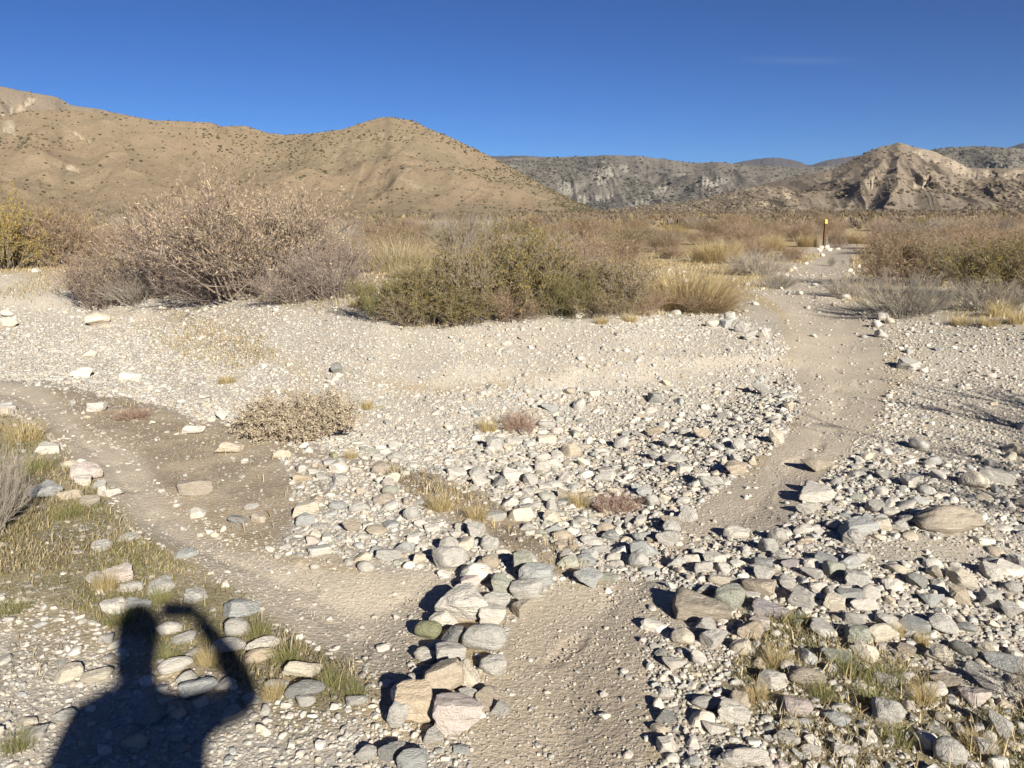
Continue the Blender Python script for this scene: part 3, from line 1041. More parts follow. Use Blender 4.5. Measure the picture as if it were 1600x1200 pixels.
# about 130 more single stones: the largest of the scattered ones
want = 300 - len(stones)
X, Y, RD, PX, PY = scatter(26000, 2.1, 15, .9, 91, 'c')
r_ = np.random.default_rng(92)
size = np.clip(np.exp(r_.normal(math.log(.064), .38, len(X))), .042, .17) * zone_size(PX, PY)
inf = (PX > 5) & (PX < 1595) & (PY > 470) & (PY < 1195)
score = np.where(inf, size / RD * r_.uniform(.6, 1.1, len(X)), 0)
for k in np.argsort(-score):
    if want <= 0: break
    sz = min(size[k], .18 if RD[k] > 5 else .10)
    if not cells.ok(X[k], Y[k], sz * .5, 1.0): continue
    style = ['angular', 'angular', 'blocky', 'slab', 'round'][r_.integers(5)]
    cells.add(X[k], Y[k], sz * .5)
    stones.append(dict(px=PX[k], py=PY[k], x=X[k], y=Y[k], w=sz, d=sz * r_.uniform(.6, .95), h=sz * r_.uniform(.38, .75) * (.7 if style == 'slab' else 1),
                       col=CNAMES[pick_cols(1, r_)[0]], style=style, adj='', lm=False, hand=False))
    want -= 1

# landmarks that the labels point to
LMNAME = {'723 977': 'largest white stone of the stone row', '669 998': 'mossy green stone by the row', '652 1131': 'upright orange-tan stone',
          '716 1147': 'heavy squared pinkish stone', '377 968': 'blue-grey wedge by the left path', '477 1096': 'large dark grey stone in the grass',
          '150 645': 'squat white stone beside the left path', '153 510': 'rounded cream boulder below the big shrub', '305 774': 'half-buried brown-grey slab',
          '526 583': 'round dark cobble on the gravel bank', '1482 836': 'huge smooth brown-grey boulder', '1338 843': 'squared blue-grey block', '1276 736': 'dark tilted rock on the path edge',
          '1095 970': 'big white-veined brown slab', '1250 948': 'pale diamond-shaped stone', '1502 915': 'bright cream rock', '1573 1050': 'big blue-grey slab at the right edge',
          '1208 1079': 'sharp white stone in the grass', '1482 1197': 'rough rounded stone at the bottom right'}
LM = [(s_, LMNAME['%d %d' % (s_['px'], s_['py'])]) for s_ in stones if s_['lm']]
EXTRA_LM = [(465, 680, 'beige dome bush'), (812, 680, 'small reddish bush'), (945, 795, 'straw tufts amid the rubble'), (1410, 495, 'silvery bush right of the path'),
            (1287, 388, 'marker post'), (1070, 480, 'golden bush left of the path'), (640, 510, 'olive bush in the centre'), (1150, 600, 'left side of the rising path'),
            (1450, 600, 'right side of the rising path'), (60, 590, 'far left path end')]
for ex, ey, nm in EXTRA_LM:
    g = at(ex, ey)[0]
    LM.append((dict(x=g[0], y=g[1], lm=None), nm))
ADJ = {'angular': 'jagged', 'blocky': 'blocky', 'round': 'rounded', 'slab': 'flat'}
ORD = ['nearest', 'second', 'third', 'fourth', 'fifth', 'sixth', 'seventh', 'eighth', 'ninth', 'tenth', 'eleventh', 'twelfth', 'thirteenth', 'fourteenth', 'fifteenth',
       'sixteenth', 'seventeenth', 'eighteenth', 'nineteenth', 'twentieth']


def rel_labels(items, LMS, describe, maxw=16):
    bins = {}
    for it in items:
        if it.get('label'): continue
        best = min(LMS, key=lambda q: (q[0]['x'] - it['x']) ** 2 + (q[0]['y'] - it['y']) ** 2 if q[0] is not it else 1e9)
        dx, dy = it['x'] - best[0]['x'], it['y'] - best[0]['y']
        if abs(dx) > abs(dy): dr = 'right of' if dx > 0 else 'left of'
        else: dr = 'behind' if dy > 0 else 'in front of'
        bins.setdefault((best[1], dr), []).append((dx * dx + dy * dy, id(it), it))
    for (nm, dr), L in bins.items():
        L.sort()
        cnt = {}
        tot = {}
        for _, _, it in L: tot[describe(it)] = tot.get(describe(it), 0) + 1
        for _, _, it in L:
            d_ = describe(it); k = cnt.get(d_, 0); cnt[d_] = k + 1
            o_ = '' if tot[d_] == 1 else (ORD[k] + ' ')
            lab = (o_ + d_ + ' ' + dr + ' the ' + nm).split()
            if len(lab) > 16: lab = [q for q in lab if q not in ('mid-sized', 'by', 'left', 'path')] if len(lab) - 16 > 1 else [q for q in lab if q != 'mid-sized']
            while len(lab) > 16: lab.remove('the') if 'the' in lab else lab.pop()
            it['label'] = ' '.join(lab)


for s_, nm in LM:
    if s_['lm']: s_['label'] = nm + ({0: ''}.get(0) if len(nm.split()) > 4 else ' on the ground')


def size_word(s_):
    w = s_['w']
    return 'big' if w > .22 else ('mid-sized' if w > .12 else 'small')


rel_labels(stones, LM, lambda s_: ((s_['adj'] or size_word(s_)) + ' ' + s_['col'] + ' ' + ADJ[s_['style']] + ' stone'))

PROTO = {}
for st_, n_ in (('angular', 9), ('blocky', 7), ('round', 7), ('slab', 6)):
    for k in range(n_):
        V, Fc = stone_shape(1000 + len(PROTO) * 7 + k, 4 if k < 4 else 3, st_)
        me = new_mesh('stone', V, Fc, True, None, M_ROCK)
        me.set_sharp_from_angle(angle=R(32))
        PROTO[(st_, k)] = me
NPR = {'angular': 9, 'blocky': 7, 'round': 7, 'slab': 6}
for i, s_ in enumerate(stones):
    k = i % NPR[s_['style']]
    o = link('stone', PROTO[(s_['style'], k)])
    z = float(H(s_['x'], s_['y'])[0])
    SK = .14 if s_['hand'] else SUNK
    hz = s_['h'] * (1 + SK) / 2
    o.scale = (s_['w'] / 2, s_['d'] / 2, hz)
    o.location = (s_['x'], s_['y'], z - SK * s_['h'] + hz)
    flip = math.pi if rng.random() < .5 else 0
    o.rotation_euler = (rng.normal(0, .10), rng.normal(0, .10), math.atan2(-s_['x'], s_['y']) + flip + rng.normal(0, .22))
    c = np.array(CPAL[s_['col']]) * rng.uniform(.85, 1.03) * (1.02 if (s_['hand'] and s_['col'] in ('white', 'cream', 'pinkish', 'pale grey')) else 1)
    o.color = (*c, 1)
    tag(o, s_['label'], 'stone', 'stones scattered over the wash')
    s_['o'] = o


def merge_instances(protos, which, pos, scale, rotz, tilt, cols):
    """one mesh out of many small copies (vectorised per template)"""
    Vs, Fs, Cs, off = [], [], [], 0
    for t, (V, Fc) in enumerate(protos):
        idx = np.where(which == t)[0]
        if not len(idx): continue
        v = V[None] * scale[idx][:, None, :]
        ct, stt = np.cos(tilt[idx, 0])[:, None], np.sin(tilt[idx, 0])[:, None]
        y_, z_ = v[..., 1] * ct - v[..., 2] * stt, v[..., 1] * stt + v[..., 2] * ct
        ct, stt = np.cos(tilt[idx, 1])[:, None], np.sin(tilt[idx, 1])[:, None]
        x_, z2 = v[..., 0] * ct + z_ * stt, -v[..., 0] * stt + z_ * ct
        c, s = np.cos(rotz[idx])[:, None], np.sin(rotz[idx])[:, None]
        P = np.stack([x_ * c - y_ * s, x_ * s + y_ * c, z2], -1) + pos[idx][:, None, :]
        n = len(V)
        Vs.append(P.reshape(-1, 3)); Cs.append(np.repeat(cols[idx], n, 0))
        Fs.append((Fc[None] + off + np.arange(len(idx))[:, None, None] * n).reshape(-1, Fc.shape[1]))
        off += n * len(idx)
    return np.concatenate(Vs), np.concatenate(Fs), np.concatenate(Cs)


def rubble(name, label, cat, n, rmin, rmax, power, seed, key, med, sig, lo, hi, sub, nprot, avoid):
    X, Y, RD, PX, PY = scatter(n, rmin, rmax, power, seed, key)
    r = np.random.default_rng(seed + 1)
    sz = np.clip(np.exp(r.normal(math.log(med), sig, len(X))), lo, hi) * zone_size(PX, PY)
    if avoid:
        o = np.argsort(-sz); keep = np.zeros(len(X), bool)
        for k in o:
            if cells.ok(X[k], Y[k], sz[k] * .5, .8):
                cells.add(X[k], Y[k], sz[k] * .5); keep[k] = True
        X, Y, RD, sz, PX, PY = X[keep], Y[keep], RD[keep], sz[keep], PX[keep], PY[keep]
    n = len(X)
    styles = ['angular', 'angular', 'blocky', 'slab', 'round']
    protos = [stone_shape(5000 + seed + k, sub, styles[k % 5]) for k in range(nprot)]
    which = r.integers(0, nprot, n)
    sc = np.stack([sz / 2, sz / 2 * r.uniform(.55, .95, n), sz / 2 * r.uniform(.32, .75, n)], -1)
    z = H(X, Y) + sc[:, 2] * r.uniform(.0, .5, n)
    ci = pick_cols(n, r)
    cols = np.array([CPAL[c] for c in CNAMES])[ci] * r.uniform(.68, 1.0, (n, 1))
    dust = {'cobbles': .14, 'small_stones': .3, 'gravel': .45, 'grit': .65}[name]        # the smaller, the dustier
    cols = cols * (1 - dust) + np.array((.365, .33, .282)) * r.uniform(.8, 1.1, (n, 1)) * dust
    if name in ('gravel', 'small_stones', 'grit'):
        soil = np.where(sdpoly(PX, PY, ALLZ['green']) > 0, .62, np.where(sdpoly(PX, PY, ALLZ['dirt']) > 0, .78, 1.0))
        cols = cols * soil[:, None]
    V, Fc, C = merge_instances(protos, which, np.stack([X, Y, z], -1), sc, r.uniform(0, 6.283, n), r.normal(0, .22, (n, 2)), cols)
    o = link(name, new_mesh(name, V, Fc, False, C, M_RUBBLE))
    tag(o, label, cat, kind='stuff')
    print('STUFF', name, n, len(Fc))


rubble('cobbles', 'loose grey and white cobbles covering the dry wash and path edges', 'cobbles', 80000, 1.9, 17, 1.0, 201, 'c', .038, .50, .026, .13, 2, 24, True)
rubble('small_stones', 'small broken stones filling the gaps between the cobbles of the wash', 'small stones', 210000, 1.7, 19, .9, 203, 's', .025, .36, .013, .05, 1, 15, True)
rubble('gravel', 'fine pale gravel strewn over the wash and along the paths', 'gravel', 170000, 1.6, 14, 1.0, 205, 's', .017, .35, .008, .03, 0, 12, False)
rubble('grit', 'coarse sandy grit on the footpaths', 'grit', 150000, 1.6, 8, 1.0, 207, 'g', .0085, .35, .004, .016, 0, 12, False)
rubble('grit', 'scattered pebbles on the rising footpath and the sandy bank beside it', 'grit', 170000, 6, 24, .5, 209, 'g', .019, .45, .009, .06, 0, 12, False)
rubble('cobbles', 'pale rubble spread over the far side of the wash and its bank', 'cobbles', 60000, 6.5, 19, .3, 211, 'c', .070, .42, .035, .18, 2, 24, True)

# ------------------------------------------------------------------ plants
def tubes(P0, P1, R0, R1, C, k=3):
    n = len(P0)
    D = P1 - P0
    D = D / np.maximum(np.linalg.norm(D, axis=1)[:, None], 1e-9)
    up = np.where(np.abs(D[:, 2:3]) > .9, np.array([[1., 0, 0]]), np.array([[0, 0, 1.]]))
    A = np.cross(D, up); A /= np.maximum(np.linalg.norm(A, axis=1)[:, None], 1e-9)
    B = np.cross(D, A)
    rings = []
    for P, Rr in ((P0, R0), (P1, R1)):
        for i in range(k):
            t = 2 * math.pi * i / k
            rings.append(P + (A * math.cos(t) + B * math.sin(t)) * Rr[:, None])
    V = np.stack(rings, 1)
    f = np.array([(i, (i + 1) % k, k + (i + 1) % k, k + i) for i in range(k)])
    Fc = (f[None] + np.arange(n)[:, None, None] * 2 * k).reshape(-1, 4)
    return V.reshape(-1, 3), Fc, np.repeat(C, 2 * k, 0)


def leaves(P, D, L, Wd, C, r):
    n = len(P)
    side = np.cross(D, r.normal(size=(n, 3))); side /= np.maximum(np.linalg.norm(side, axis=1)[:, None], 1e-9)
    nrm = np.cross(side, D)
    tip = P + D * L[:, None]
    midp = P + D * (L * .5)[:, None] + nrm * (L * .10)[:, None]
    V = np.stack([P, midp + side * (Wd / 2)[:, None], tip, midp - side * (Wd / 2)[:, None]], 1)
    Fc = np.arange(n * 4).reshape(-1, 4)
    return V.reshape(-1, 3), Fc, np.repeat(C, 4, 0)


def nrmv(a): return a / np.maximum(np.linalg.norm(a, axis=1)[:, None], 1e-9)


def chains(P, D, L, nseg, r, bend, upb):
    """polylines: returns list of joint arrays"""
    pts = [P]; d = nrmv(D)
    for i in range(nseg):
        d = nrmv(d + r.normal(size=d.shape) * bend + np.array([0, 0, upb]))
        pts.append(pts[-1] + d * (L / nseg)[:, None])
    return pts


def gen_shrub(seed, nst=40, spread=70, nsub=6, ntw=4, sub=.35, tw=.16, rs=.011, upb=.05, bend=.16, tcol=(.2, .16, .13), lcols=((.4, .3, .2),), nleaf=3, ll=.045, lw=.014,
              base=.22, leaf_up=.0, leafdir=.5, lmin=.0, straight=0, flat=1.0):
    r = np.random.default_rng(seed)
    a = r.uniform(0, 6.283, nst); th = np.radians(spread) * r.uniform(.02, 1, nst) ** .75
    bp = np.stack([np.cos(a), np.sin(a), a * 0], -1) * (base * r.uniform(0, 1, nst) ** .5)[:, None]
    d = np.stack([np.cos(a) * np.sin(th), np.sin(a) * np.sin(th), np.cos(th)], -1)
    L = r.uniform(.62, 1.0, nst) * (1 - .12 * np.sin(th))
    S0 = chains(bp, d + np.array([0, 0, .35]), L, 5, r, bend * .7, upb * .4 - .02 * 0)
    segs = []; ns5 = 5
    tc = np.array(tcol)
    for i in range(ns5):
        f0, f1 = 1 - i / ns5 * .75, 1 - (i + 1) / ns5 * .75
        segs.append((S0[i], S0[i + 1], np.full(nst, rs * f0), np.full(nst, rs * f1), tc * r.uniform(.8, 1.25, (nst, 1))))
    ST_ = np.stack(S0, 1)
    # side branches
    n2 = nst * nsub
    pi = np.repeat(np.arange(nst), nsub); u = r.uniform(.22, 1, n2) * ns5 * .999
    k = u.astype(int); fr = (u - k)[:, None]
    P = ST_[pi, k] * (1 - fr) + ST_[pi, k + 1] * fr
    D0 = nrmv(ST_[pi, k + 1] - ST_[pi, k])
    D2 = nrmv(D0 + r.normal(size=(n2, 3)) * (.5 if not straight else .22))
    B0 = chains(P, D2, sub * r.uniform(.5, 1.2, n2), 3, r, bend, upb)
    for i in range(3):
        segs.append((B0[i], B0[i + 1], np.full(n2, rs * .5 * (1 - i / 4)), np.full(n2, rs * .5 * (1 - (i + 1) / 4)), tc * r.uniform(.75, 1.35, (n2, 1))))
    BB = np.stack(B0, 1)
    n3 = n2 * ntw
    pi = np.repeat(np.arange(n2), ntw); u = r.uniform(.15, 1, n3) * 2.999
    k = u.astype(int); fr = (u - k)[:, None]
    P = BB[pi, k] * (1 - fr) + BB[pi, k + 1] * fr
    D3 = nrmv(nrmv(BB[pi, k + 1] - BB[pi, k]) + r.normal(size=(n3, 3)) * (.5 if not straight else .2))
    T0 = chains(P, D3, tw * r.uniform(.5, 1.3, n3), 2, r, bend, upb)
    for i in range(2):
        segs.append((T0[i], T0[i + 1], np.full(n3, rs * .26 * (1 - i / 3)), np.full(n3, rs * .26 * (1 - (i + 1) / 3) * .8), tc * r.uniform(.8, 1.5, (n3, 1))))
    cat = [np.concatenate([s[i] for s in segs]) for i in range(5)]
    bm = tubes(*cat)
    lf = None
    if nleaf:
        TT = np.stack(T0, 1)
        n4 = n3 * nleaf
        pi = np.repeat(np.arange(n3), nleaf); u = r.uniform(.1, 1, n4) * 1.999
        k = u.astype(int); fr = (u - k)[:, None]
        P = TT[pi, k] * (1 - fr) + TT[pi, k + 1] * fr
        keep = P[:, 2] > lmin * r.uniform(.3, 1.3, n4)
        P = P[keep]; pi = pi[keep]; k = k[keep]
        D4 = nrmv(nrmv(TT[pi, k + 1] - TT[pi, k]) * (1 - leafdir) + r.normal(size=(len(P), 3)) * leafdir + np.array([0, 0, leaf_up]))
        lc = np.array(lcols)[r.integers(0, len(lcols), len(P))]
        # whole twigs share a tone
        tone = r.uniform(.7, 1.3, n3)[pi][:, None]
        lf = leaves(P, D4, ll * r.uniform(.6, 1.3, len(P)), lw * r.uniform(.7, 1.3, len(P)), lc * tone * r.uniform(.85, 1.15, (len(P), 1)), r)
    # fit: radius about 1, height 1
    allv = bm[0]
    hz = np.percentile(allv[:, 2], 99.5); rx = np.percentile(np.hypot(allv[:, 0], allv[:, 1]), 97)
    sc = np.array([1 / rx, 1 / rx, 1 / hz])
    out = [new_mesh('branches', bm[0] * sc, bm[1], False, bm[2], M_TWIG)]
    out.append(new_mesh('foliage', lf[0] * sc, lf[1], False, lf[2], M_LEAF) if lf else None)
    return out


def gen_grass(seed, n=500, spread=55, cols=((.5, .38, .18),), w=.02, base=.35, droop=.5, heads=False):
    r = np.random.default_rng(seed)
    a = r.uniform(0, 6.283, n); th = np.radians(spread) * r.uniform(0, 1, n) ** .8
    bp = np.stack([np.cos(a), np.sin(a), a * 0], -1) * (base * r.uniform(0, 1, n) ** .6)[:, None]
    a2 = a + r.normal(0, .5, n)
    d = np.stack([np.cos(a2) * np.sin(th), np.sin(a2) * np.sin(th), np.cos(th)], -1)
    L = r.uniform(.45, 1.05, n)
    side = np.stack([-np.sin(a2 + r.normal(0, .8, n)), np.cos(a2 + r.normal(0, .8, n)), a * 0], -1)
    pts = []; d0 = d.copy(); p = bp
    for i in range(4):
        ww = w * (1 - i / 3.2) * .5
        pts += [p + side * ww, p - side * ww]
        d0 = nrmv(d0 + np.stack([np.cos(a2), np.sin(a2), a * 0 - .6], -1) * (droop * .16 * (i + 1)) + r.normal(size=d0.shape) * .06)
        p = p + d0 * (L / 3)[:, None]
    V = np.stack(pts, 1)
    f = np.array([(0, 1, 3, 2), (2, 3, 5, 4), (4, 5, 7, 6)])
    Fc = (f[None] + np.arange(n)[:, None, None] * 8).reshape(-1, 4)
    c = np.array(cols)[r.integers(0, len(cols), n)] * r.uniform(.7, 1.25, (n, 1))
    V = V.reshape(-1, 3)
    hz = np.percentile(V[:, 2], 99); rx = np.percentile(np.hypot(V[:, 0], V[:, 1]), 96)
    return [None, new_mesh('blades', V * np.array([1 / rx, 1 / rx, 1 / hz]), Fc, False, np.repeat(c, 8, 0), M_GRASS)]


PALE = ((.42, .325, .225), (.36, .27, .18), (.32, .235, .16), (.46, .365, .26), (.27, .20, .13))
OLIVE = ((.20, .155, .045), (.16, .135, .05), (.26, .19, .065), (.12, .11, .045))
OLIVEG = ((.145, .125, .05), (.13, .112, .045), (.185, .15, .06))
BROWN = ((.25, .185, .11), (.20, .15, .09), (.30, .22, .13))
YEL = ((.36, .25, .06), (.42, .30, .09), (.28, .21, .06), (.22, .18, .06))
SEED = ((.36, .30, .22), (.29, .235, .17), (.42, .355, .27))
P = {}
P['dry1'] = gen_shrub(301, 60, 62, 7, 6, .34, .20, .009, .10, .18, (.165, .13, .105), PALE, 5, .034, .008, base=.35, leaf_up=.15, leafdir=.4, lmin=.35)
P['dry2'] = gen_shrub(302, 55, 72, 7, 6, .36, .20, .009, .08, .2, (.16, .125, .105), PALE, 3, .034, .008, base=.3, leaf_up=.1, leafdir=.4, lmin=.3)
P['mauve'] = gen_shrub(303, 55, 78, 7, 6, .34, .20, .009, .05, .2, (.17, .135, .115), PALE, 1, .05, .009, base=.3, lmin=.55)
P['olive1'] = gen_shrub(304, 46, 76, 8, 6, .32, .17, .009, .06, .2, (.18, .15, .12), OLIVE, 5, .045, .014, base=.3, leafdir=.55)
P['olive2'] = gen_shrub(305, 46, 70, 8, 6, .34, .17, .009, .08, .2, (.20, .165, .13), OLIVE + BROWN, 3, .05, .014, base=.3, leafdir=.5)
P['green1'] = gen_shrub(306, 60, 78, 7, 6, .30, .20, .007, .12, .12, (.15, .14, .07), OLIVEG, 4, .07, .010, base=.4, leaf_up=.3, leafdir=.3)
P['brown1'] = gen_shrub(307, 50, 72, 8, 6, .34, .18, .008, .08, .18, (.20, .145, .105), BROWN, 2, .05, .012, base=.3, lmin=.3)
P['brown2'] = gen_shrub(308, 60, 66, 8, 6, .34, .2, .007, .10, .16, (.235, .17, .12), BROWN, 1, .05, .012, base=.35, lmin=.2)
P['grey1'] = gen_shrub(309, 90, 82, 6, 7, .34, .22, .007, .05, .10, (.20, .18, .15), None or BROWN, 0, base=.3, straight=1)
P['grey2'] = gen_shrub(310, 80, 74, 6, 7, .32, .2, .007, .07, .14, (.23, .20, .165), BROWN, 0, base=.3, straight=1)
P['bare'] = gen_shrub(311, 16, 58, 6, 4, .4, .22, .010, .08, .2, (.17, .145, .12), PALE, 0, base=.12)
P['yellow1'] = gen_shrub(312, 50, 72, 8, 6, .32, .17, .009, .08, .2, (.20, .165, .11), YEL, 6, .032, .011, base=.3)
P['dome'] = gen_shrub(313, 210, 86, 7, 5, .22, .10, .006, .04, .14, (.32, .25, .18), SEED, 4, .045, .026, base=.55, leafdir=.8, leaf_up=.1)
P['red'] = gen_shrub(314, 80, 80, 6, 5, .25, .12, .008, .05, .15, (.24, .16, .12), ((.30, .20, .15), (.36, .26, .2)), 2, .035, .018, base=.5, leafdir=.8)
P['gold1'] = gen_grass(315, 7000, 78, ((.50, .39, .20), (.42, .32, .17), (.55, .44, .25), (.34, .27, .16)), .010, .7, .7)
P['gold2'] = gen_grass(316, 3200, 50, ((.47, .39, .24), (.39, .32, .2), (.50, .43, .28)), .012, .75, .6)
P['tuft'] = gen_grass(317, 520, 60, ((.46, .36, .18), (.40, .31, .15), (.52, .43, .25)), .017, .6, .8)
P['greentuft'] = gen_grass(318, 420, 62, ((.16, .19, .06), (.21, .22, .085), (.28, .25, .11), (.40, .33, .17)), .016, .75, .8)
KIND = {'tuft': 'grass_tuft', 'greentuft': 'grass_tuft', 'gold1': 'grass_clump', 'gold2': 'grass_clump'}


def put_plant(proto, x, y, wx, wy, h, yaw, label, cat, group=None, sink=.04, tilt=(0, 0)):
    br, fo = P[proto]
    kind = KIND.get(proto, 'shrub')
    z = float(H(x, y)[0]) - sink * h
    if br is not None and fo is not None:
        o = link(kind, None)
        link('branches', br, o); link('foliage', fo, o)
    else:
        o = link(kind, br or fo)
    o.location = (x, y, z); o.scale = (wx / 2, wy / 2, h); o.rotation_euler = (tilt[0], tilt[1], yaw)
    return tag(o, label, cat, group)


plants = []


def plant_px(proto, bx, by, w, h, label, cat='shrub', group=None, yaw=None, deep=.8, back=0, tilt=(0, 0)):
    g = at(bx, by)[0]
    dep = project(g[0], g[1], g[2])[2]
    wm, hm = w * dep / FPX, h * dep / FPX
    u = np.array([g[0], g[1]]) / np.hypot(g[0], g[1])
    c = np.array([g[0], g[1]]) + u * (wm * deep / 2 * .38 + back)
    sc = np.hypot(*c) / np.hypot(g[0], g[1])
    yaw = len(plants) * 1.7 if yaw is None else yaw
    o = put_plant(proto, c[0], c[1], wm * sc, wm * deep * sc, hm * sc, 0, label, cat, group, tilt=tilt)
    o.rotation_euler.z = math.atan2(-c[0], c[1]) + (math.pi if len(plants) % 2 else 0) + (0.25 * math.sin(len(plants) * 2.1))
    plants.append((c[0], c[1], wm / 2))
    return o


# the big dry thicket left of the middle
plant_px('dry1', 400, 466, 330, 188, 'tallest pale dry bush with straw-coloured leaves along its top, left of centre')
plant_px('dry2', 275, 464, 230, 150, 'leafless grey-brown bush forming the left half of the big dry thicket')
plant_px('mauve', 525, 470, 170, 112, 'mauve-grey twiggy bush at the right end of the big dry thicket')
plant_px('dry2', 165, 484, 170, 92, 'low sprawling dry bush with pale hanging leaves at the thicket front left')
plant_px('brown1', 95, 440, 170, 105, 'hazy brown bush behind the thicket, near the left edge', back=2)
plant_px('mauve', 330, 476, 200, 62, 'low grey twig mass along the foot of the big dry thicket')
plant_px('mauve', 470, 474, 160, 60, 'low dark twiggy bush at the foot of the thicket, right of its middle')
plant_px('yellow1', 10, 448, 170, 122, 'yellow-leaved bush cut by the left edge of the picture')
plant_px('yellow1', -110, 450, 190, 140, 'yellowish bush standing outside the left edge of the picture')
plant_px('grey2', 215, 478, 130, 50, 'low ashy twigs spilling onto the gravel below the thicket')
# olive belt in the middle
plant_px('green1', 600, 499, 110, 62, 'low fresh green broom bush at the left end of the olive belt')
plant_px('olive1', 668, 512, 150, 100, 'olive-yellow leafy bush in front, left part of the olive belt')
plant_px('olive2', 735, 508, 170, 128, 'tall olive-brown bush with grey dead stems in the middle of the belt')
plant_px('olive1', 810, 500, 190, 138, 'densest dark olive bush right of the middle of the belt')
plant_px('green1', 875, 498, 140, 70, 'greenish grey low bush with pale bent stalks before the belt')
plant_px('brown2', 890, 486, 210, 120, 'wide brown twiggy bush right of the dark olive one', back=.6)
plant_px('olive2', 965, 490, 170, 92, 'mixed olive and brown bush beside the golden clump')
plant_px('gold1', 1070, 487, 225, 70, 'golden dry bush with straw tips left of the rising path', 'grass')
plant_px('brown1', 1095, 491, 130, 34, 'low dark twig bush at the foot of the golden clump')
plant_px('bare', 725, 420, 130, 112, 'thin dead sapling rising above the olive belt')
plant_px('bare', 905, 495, 60, 70, 'single pale dead stem sticking out before the belt')
plant_px('gold2', 625, 432, 150, 58, 'sunlit pale straw clump between the thicket and the olive belt', 'grass', back=1)
for k, (bx, by, w, h, pr_, nm) in enumerate([(640, 513, 110, 52, 'olive2', 'low olive bush spilling onto the gravel, left front of the belt'), (720, 514, 130, 60, 'olive1', 'low dark olive bush at the front foot of the belt'),
                                             (800, 507, 130, 56, 'brown1', 'low brown twigs at the front foot of the belt, middle'), (930, 500, 130, 52, 'olive2', 'low olive-brown bush at the front foot of the belt, right'),
                                             (1000, 493, 100, 50, 'brown2', 'low brown bush joining the belt and the golden clump')]):
    plant_px(pr_, bx, by, w, h, nm)
# right of the path
plant_px('grey1', 1412, 499, 172, 74, 'silvery fan-shaped broom bush standing right of the path')
plant_px('grey2', 1322, 466, 78, 36, 'small grey bush at the path edge behind the silvery one')
plant_px('brown1', 1392, 448, 130, 86, 'reddish brown bush behind the small grey bush at the path')
plant_px('olive2', 1462, 452, 150, 78, 'olive bush in the middle of the right-hand scrub', back=.6)
plant_px('olive1', 1545, 470, 170, 94, 'tall dark olive bush behind the straw on the right')
plant_px('brown2', 1640, 474, 180, 100, 'brown twiggy bush cut by the right edge')
plant_px('grey2', 1545, 487, 130, 52, 'pale twiggy bush in front of the dark olive one on the right')
for k, (bx, by, w, h, nm) in enumerate([(1500, 508, 46, 22, 'first straw tuft right of the silvery bush'), (1545, 512, 52, 24, 'second straw tuft right of the silvery bush'), (1590, 508, 56, 30, 'straw tuft at the right edge below the brown bush'),
                                        (985, 503, 40, 18, 'low straw tuft before the right part of the belt'), (940, 506, 36, 16, 'low straw tuft before the brown bush of the belt'), (560, 480, 44, 16, 'low straw tuft under the right end of the thicket'),
                                        (1560, 496, 60, 34, 'taller straw tuft behind the straw tufts on the right')]):
    plant_px('tuft', bx, by, w, h, nm, 'grass', 'straw tufts along the bushes')
plant_px('bare', 1448, 378, 120, 50, 'bare spreading grey bush far behind, against the right hill')
plant_px('brown1', 1306, 387, 48, 34, 'dark round bush just right of the marker post')
plant_px('grey2', 1299, 416, 15, 18, 'tiny grey bush on the path bend below the marker post')
plant_px('gold1', 1262, 386, 44, 22, 'little yellow clump left of the marker post', 'grass')
plant_px('gold1', 1345, 381, 60, 20, 'yellow clump at the far end of the path', 'grass')
plant_px('grey2', 1185, 432, 110, 44, 'grey bush left of the path above the golden clump')
plant_px('grey1', 1215, 452, 70, 28, 'low grey bush hugging the left path edge')
plant_px('gold1', 1120, 412, 110, 38, 'straw-coloured clump behind the grey bush left of the path', 'grass')
plant_px('gold1', 1205, 392, 60, 26, 'pale yellow clump well left of the marker post', 'grass')
plant_px('brown2', 1165, 388, 90, 46, 'brown bush between the yellow clumps left of the path')
plant_px('brown1', 1235, 410, 60, 26, 'low dark bush where the path bends to the post')
# in the wash
plant_px('dome', 466, 686, 196, 74, 'dome-shaped beige bush of dry seed heads in the wash', 'bush', deep=.7)
plant_px('red', 812, 680, 66, 40, 'small reddish brown bush amid the stones', 'bush')
plant_px('tuft', 762, 676, 46, 30, 'thin straw tuft left of the small reddish bush', 'grass')
plant_px('red', 208, 657, 66, 18, 'flat rust-coloured mat beside the left path', 'bush')
plant_px('tuft', 355, 601, 44, 18, 'pale straw tuft on the pale gravel of the left wash', 'grass')
plant_px('tuft', 575, 640, 30, 22, 'small straw tuft right of the beige dome bush', 'grass')
plant_px('tuft', 905, 792, 54, 36, 'straw tuft at the left end of the tufts amid rubble', 'grass')
plant_px('red', 965, 802, 90, 34, 'greyish dry tuft beside the straw tuft amid rubble', 'grass')
plant_px('tuft', 548, 716, 34, 18, 'little straw tuft by a pale slab below the dome bush', 'grass')
plant_px('tuft', 690, 800, 70, 34, 'dry tuft in the dark strip, upper part', 'grass')
plant_px('tuft', 745, 815, 60, 30, 'dry tuft in the dark strip, lower part', 'grass')
plant_px('tuft', 1403, 997, 30, 34, 'straw tuft standing between blue-grey stones', 'grass')
plant_px('tuft', 1440, 1010, 36, 32, 'straw tuft right of the blue-grey slab', 'grass')
plant_px('grey2', -30, 845, 150, 170, 'grey twiggy bush cut by the left edge beside the path')
plant_px('bare', 1600, 1105, 130, 90, 'thin leafless twigs at the lower right edge')
